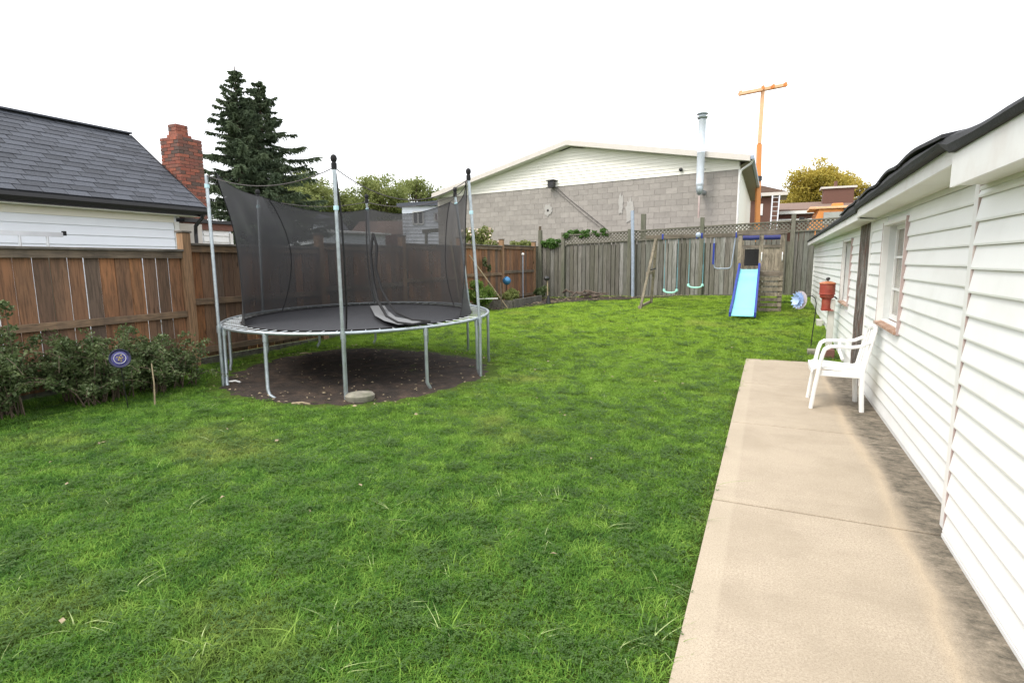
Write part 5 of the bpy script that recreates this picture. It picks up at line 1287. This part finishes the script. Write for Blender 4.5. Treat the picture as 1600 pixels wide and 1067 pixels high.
bh_ = empty('brick_bungalow', (3, 40, 1.8), 'low brown roofed brick bungalow behind the truck, with a wide chimney', 'house')
MB().box(-.8, 12, 39.2, 46, 1.0, 4.55).build('wall', M['brick_dark'], bh_)
MB().box(-1.2, 12.4, 38.78, 38.95, 4.32, 4.50).build('gutter', M['trim_white'], bh_)
q = MB(); q.prism([(-1.2, 38.9, 4.5), (-1.2, 38.9, 4.6), (-1.2, 43, 5.35), (-1.2, 47, 4.6), (-1.2, 47, 4.5)], (13.6, 0, 0)); q.build('roof', M['shingle_brown'], bh_)
MB().box(-1.2, 12.4, 38.76, 38.9, 3.85, 4.02).build('rail', M['trim_white'], bh_)
q = MB(); q.box(2.9, 4.6, 41.5, 42.4, 4.9, 6.0); cc = q.build('chimney', M['brick_dark'], bh_); MB().box(2.75, 4.75, 41.4, 42.5, 6.005, 6.12).build('chimney_cap', M['fascia_beige'], cc); MB().tube([(3.6, 42, 6.12), (3.6, 42, 6.5)], .1, 8).build('flue', M['brick_dark'], cc)
sh_ = empty('brick_shed', (-.6, 36.5, 1.6), 'small brick shed with grey eave between the block building and the mast', 'shed')
MB().box(-2.6, .35, 36.0, 38.3, 1.2, 5.15).build('wall', M['brick_dark'], sh_); MB().box(-2.9, .75, 35.7, 38.6, 5.16, 5.34).build('eave', M['fascia_beige'], sh_)
q = MB(); q.prism([(-2.9, 35.7, 5.345), (.75, 35.7, 5.345), (-.6, 35.7, 5.75)], (0, 2.9, 0)); q.build('roof', M['shingle_brown'], sh_)
MB().box(-.72, -.50, 35.96, 35.995, 4.1, 4.75).build('window', M['trim_white'], sh_)

# ------------------------------------------------------------------ houses and sheds to the left behind
wh = empty('white_house', at(660, 380, 32), 'white sided house with two small windows seen beyond the net', 'house')
wl_, wr_ = at(628, 322, 32), at(742, 316, 32); wdv = Vector((wr_.x-wl_.x, wr_.y-wl_.y, 0)); W = wdv.length; wu = wdv.normalized(); wn_ = Vector((wu.y, -wu.x, 0))
def wp(s_, z, o=0): return Vector((wl_.x, wl_.y, 0))+wu*s_+wn_*o+Vector((0, 0, z))
q = MB(); q.prism([wp(0, .5), wp(W, .5), wp(W, 4.78), wp(0, 4.72)], -wn_*5); q.build('wall', M['siding_blue'], wh)
q = MB(); q.prism([wp(-.25, 4.70, .3), wp(W+.2, 4.80, .3), wp(W+.2, 5.15, .3), wp(-.25, 4.86, .3)], -wn_*5.6); q.build('roof', M['shingle'], wh)
z = 1.6
while z < 4.7: MB().bar(wp(0, z, .012), wp(W, z, .012), .022, .025, wn_).build('siding_board', M['siding_blue'], wh); z += .2
def far_window(px0, py0, px1, py1, mat):
    c0_, c1_ = at(px0, py0, 32), at(px1, py1, 32); s0_ = (Vector((c0_.x-wl_.x, c0_.y-wl_.y, 0))).dot(wu); s1_ = (Vector((c1_.x-wl_.x, c1_.y-wl_.y, 0))).dot(wu); z1_, z0_ = c0_.z, c1_.z
    f = MB()
    for a, b_ in (((s0_, z0_), (s1_, z0_)), ((s0_, z1_), (s1_, z1_)), ((s0_, z0_), (s0_, z1_)), ((s1_, z0_), (s1_, z1_)), (((s0_+s1_)/2, z0_), ((s0_+s1_)/2, z1_))):
        f.bar(wp(a[0], a[1], .05), wp(b_[0], b_[1], .05), .06, .08, wn_)
    o = f.build('window', M['trim_white'], wh); q = MB(); q.prism([wp(s0_, z0_, .02), wp(s1_, z0_, .02), wp(s1_, z1_, .02), wp(s0_, z1_, .02)], wn_*.01); q.build('pane', mat, o)
far_window(645, 331, 661, 350, M['window_dark']); far_window(679, 333, 689, 345, M['window_red'])
# pergola-like porch frame before it
pg = empty('porch_frame', at(680, 370, 30), 'weathered porch frame in front of the white house above the fence', 'porch')
MB().bar(at(660, 362, 30), at(720, 357, 30), .15, .2, (0, 1, 0)).build('beam', M['post_grey'], pg); MB().bar(at(666, 362, 30), at(666, 420, 30), .12, .12).build('post', M['post_grey'], pg)
gs = empty('metal_shed', at(555, 385, 28), 'long pale metal shed with a flat light roof beyond the brown fence', 'shed')
a_, b_ = at(506, 362, 27), at(602, 368, 30); du = Vector((b_.x-a_.x, b_.y-a_.y, 0)); L = du.length; du.normalize(); dn = Vector((du.y, -du.x, 0))
def gp(s_, z, o=0): return Vector((a_.x, a_.y, 0))+du*s_+dn*o+Vector((0, 0, z))
q = MB(); q.prism([gp(0, .5), gp(L, .5), gp(L, 3.0), gp(0, 3.0)], -dn*3); q.build('wall', M['siding_blue'], gs)
for k in range(int(L/.28)): MB().bar(gp(.1+k*.28, .6, .012), gp(.1+k*.28, 2.98, .012), .025, .06, dn).build('wall_rib', M['siding_blue'], gs)
q = MB(); q.add([gp(-.2, 3.0, .25), gp(L+.2, 3.0, .25), gp(L+.2, 3.25, -3.2), gp(-.2, 3.25, -3.2), gp(-.2, 3.08, .25), gp(L+.2, 3.08, .25), gp(L+.2, 3.34, -3.2), gp(-.2, 3.34, -3.2)], [(0, 3, 2, 1), (4, 5, 6, 7), (0, 1, 5, 4), (3, 7, 6, 2), (0, 4, 7, 3), (1, 2, 6, 5)]); q.build('roof', M['trim_white'], gs)
gs2 = empty('gabled_shed', at(500, 380, 30), 'small white gabled outhouse half hidden at the foot of the spruces', 'shed')
g1, g2, g3 = at(489, 352, 31), at(512, 353, 31), at(500, 337, 31)
q = MB(); q.prism([(g1.x, g1.y, .6), (g2.x, g2.y, .6), g2, g3, g1], (-1.4, 3, 0)); q.build('wall', M['siding_blue'], gs2)
q = MB(); ov = Vector((.12, -.3, .03)); q.add([g1+ov*1-Vector((.3, 0, .15)), g3+ov, g3+ov+Vector((-1.7, 3.6, 0)), g1+ov-Vector((.3, 0, .15))+Vector((-1.7, 3.6, 0))], [(0, 1, 2, 3)]); q.add([g2+ov+Vector((.2, 0, -.15)), g3+ov, g3+ov+Vector((-1.7, 3.6, 0)), g2+ov+Vector((.2, 0, -.15))+Vector((-1.7, 3.6, 0))], [(0, 1, 2, 3)])
o = q.build('roof', M['shingle'], gs2); sm = o.modifiers.new('solid', 'SOLIDIFY'); sm.thickness = .08
br = empty('brown_roof_house', at(600, 360, 36), 'dark brown hipped roof showing low behind the metal shed', 'house')
h1, h2 = at(545, 366, 36), at(640, 366, 38); ht1, ht2 = at(562, 346, 38), at(628, 345, 40)
q = MB(); q.prism([(h1.x, h1.y, 1), (h2.x, h2.y, 1), (h2.x, h2.y, h2.z), (h1.x, h1.y, h1.z)], (-2, 6, 0)); q.build('wall', M['brick_dark'], br)
hb1, hb2 = h1+Vector((-2.4, 6, 0)), h2+Vector((-2.4, 6, 0))
MB().add([h1, h2, ht2, ht1, hb1, hb2], [(0, 1, 2, 3), (1, 5, 2), (0, 3, 4), (3, 2, 5, 4), (0, 4, 5, 1)]).build('roof', M['shingle_brown'], br)

# ------------------------------------------------------------------ spruces
def spruce(top, base_z, rbase, label, seed, n_per=1.0):
    rnd = random.Random(seed); top = Vector(top); base = Vector((top.x, top.y, base_z)); H = top.z-base_z
    t = empty('spruce_tree', base, label, 'tree', 'spruces behind the brick chimney')
    b = MB(); b.tube([base, base.lerp(top, .5), top], [.24, .14, .015], 8); P_, Q_ = [], []
    z = .12
    while z < .995:
        zc = base_z+H*z; prog = (1-z); rad = rbase*(prog**.86)*rnd.uniform(.8, 1.1)+.08
        nb_ = rnd.randint(5, 8)
        a0 = rnd.uniform(0, 6.28)
        for k in range(nb_):
            a = a0+k*6.283/nb_+rnd.uniform(-.3, .3); L = rad*rnd.uniform(.45, 1.25); tl = rnd.uniform(-.22, .24); d = Vector((math.cos(a), math.sin(a), 0)); pts = []
            for i in range(6):
                f = i/5; pts.append(Vector((top.x, top.y, zc))+d*L*f+Vector((0, 0, L*((-.30+tl)*f+.22*f*f)+.16*L*f*(1 if z > .7 else 0))))
            b.tube(pts, [.03*prog+.012, .02*prog+.01, .016, .012, .009, .005], 4)
            ns = int((20+L*62)*n_per)
            for i in range(ns):
                f = rnd.random()**.7; q = f*5; ii = min(4, int(q)); p = pts[ii].lerp(pts[ii+1], q-ii)
                sl2 = (.13+.40*L/2.4)*(1.1-f*.7); sd3 = Vector((-d.y, d.x, 0))*rnd.choice((-1, 1)); dirn = (sd3*rnd.uniform(.2, 1)+d*rnd.uniform(.1, .9)+Vector((0, 0, rnd.uniform(-1.0, .05)))).normalized()
                P_.append(p); Q_.append(dirn*sl2*rnd.uniform(.5, 1.2))
        z += rnd.uniform(.022, .034)*(1.1 if z < .6 else .85)
    b.build('trunk', M['bark'], t)
    # each twig: a flattened spray made of several needle tufts
    P_ = np.array([tuple(p) for p in P_]); Q_ = np.array([tuple(p) for p in Q_]); V = []; n_ = len(P_); rep = 9
    for r_ in range(rep):
        f = (r_+.5)/rep; c = P_+Q_*f; ln = np.linalg.norm(Q_, axis=1)[:, None]; u = Q_/ln
        s_ = rng.normal(size=(n_, 3)); s_ -= (s_*u).sum(1)[:, None]*u; s_ /= np.linalg.norm(s_, axis=1)[:, None]
        wv = s_*(.027*(1.15-f*.7)+.006); lv = u*.045+s_*.018
        V.append(np.stack([c-lv, c+wv, c+lv, c-wv*.5], 1))
    V = np.concatenate(V).reshape(-1, 3)-np.array(base); n4 = len(V)//4
    me = bpy.data.meshes.new('needles'); me.vertices.add(len(V)); me.vertices.foreach_set('co', V.ravel()); me.loops.add(len(V)); me.loops.foreach_set('vertex_index', np.arange(len(V)))
    me.polygons.add(n4); me.polygons.foreach_set('loop_start', np.arange(0, len(V), 4)); me.polygons.foreach_set('loop_total', np.full(n4, 4)); me.update(calc_edges=True); me.materials.append(M['spruce'])
    link('crown', me, t)
spruce(at(366, 104, 20), .2, 3.2, 'taller dark spruce on the left, its bare tip highest', 11)
spruce(at(403, 124, 21.5), .2, 4.1, 'slightly shorter dark spruce just right of the tallest one', 12)

# far deciduous trees
G = 'trees behind the neighbouring sheds'
tree(at(480, 385, 44)*1.0, 5.5, (0, 3.5, 2.6, 2.0), 9000, .13, M['leaf_olive'], 'loose green tree directly right of the spruces', G, .25, 50, (.5, 1.0), 1)
tree(at(535, 385, 47), 5.0, (0, 2.8, 2.3, 1.9), 8000, .13, M['leaf_olive'], 'low rounded green tree behind the pale metal shed', G, .25, 50, (.5, 1.0), 2)
tree(at(600, 385, 45), 6.5, (0, 3.7, 2.4, 2.0), 8000, .13, M['leaf_olive'], 'tallest green tree left of the block building, above the white house', G, .25, 50, (.5, 1.0), 3)
tree(at(650, 385, 48), 6.5, (0, 3.6, 2.5, 2.1), 7000, .13, M['leaf_olive'], 'green tree touching the left eave of the block building', G, .25, 50, (.5, 1.0), 4)
tree(at(570, 385, 52), 5.5, (0, 2.6, 4.6, 1.6), 8000, .14, M['leaf_olive'], 'darker low tree row filling the gap behind the brown roof', G, .25, 50, (.6, 1.1), 6)
tree(at(440, 385, 40), 5.5, (0, 2.4, 2.8, 2.0), 7000, .12, M['leaf_olive'], 'dim green tree behind the spruces, seen through the net', G, .25, 45, (.5, 1.0), 7)
G2 = 'yellowing trees behind the bungalow'
tree(at(1268, 360, 46), 7, (0, 3.1, 2.7, 2.3), 11000, .13, M['leaf_yellow'], 'large yellow-green autumn tree behind the bungalow chimney', G2, .3, 55, (.5, 1.05), 8)
tree(at(1318, 360, 48), 6.5, (0, 2.9, 1.9, 2.0), 7000, .13, M['leaf_yellow'], 'yellow tree close to the outbuilding roof edge', G2, .25, 45, (.45, .95), 9)
tree(at(1222, 360, 50), 4, (0, 2.2, 1.9, 1.2), 4500, .13, M['leaf_yellow'], 'low yellow-green tree beside the ladder', G2, .2, 35, (.4, .8), 10)

# small fungi/leaf, crack stain marks on the walk
for (x, y, lb) in ((.33, 1.98, 'small brown dead leaf in the middle of the nearest slab'), (.0, 1.95, 'tiny curled leaf near the lawn edge of the nearest slab')):
    MB().add([(x, y, .004), (x+.02, y+.008, .012), (x+.036, y, .005), (x+.018, y-.009, .009)], [(0, 1, 2, 3)]).build('dead_leaf', M['litter'], None, label=lb, cat='leaf')
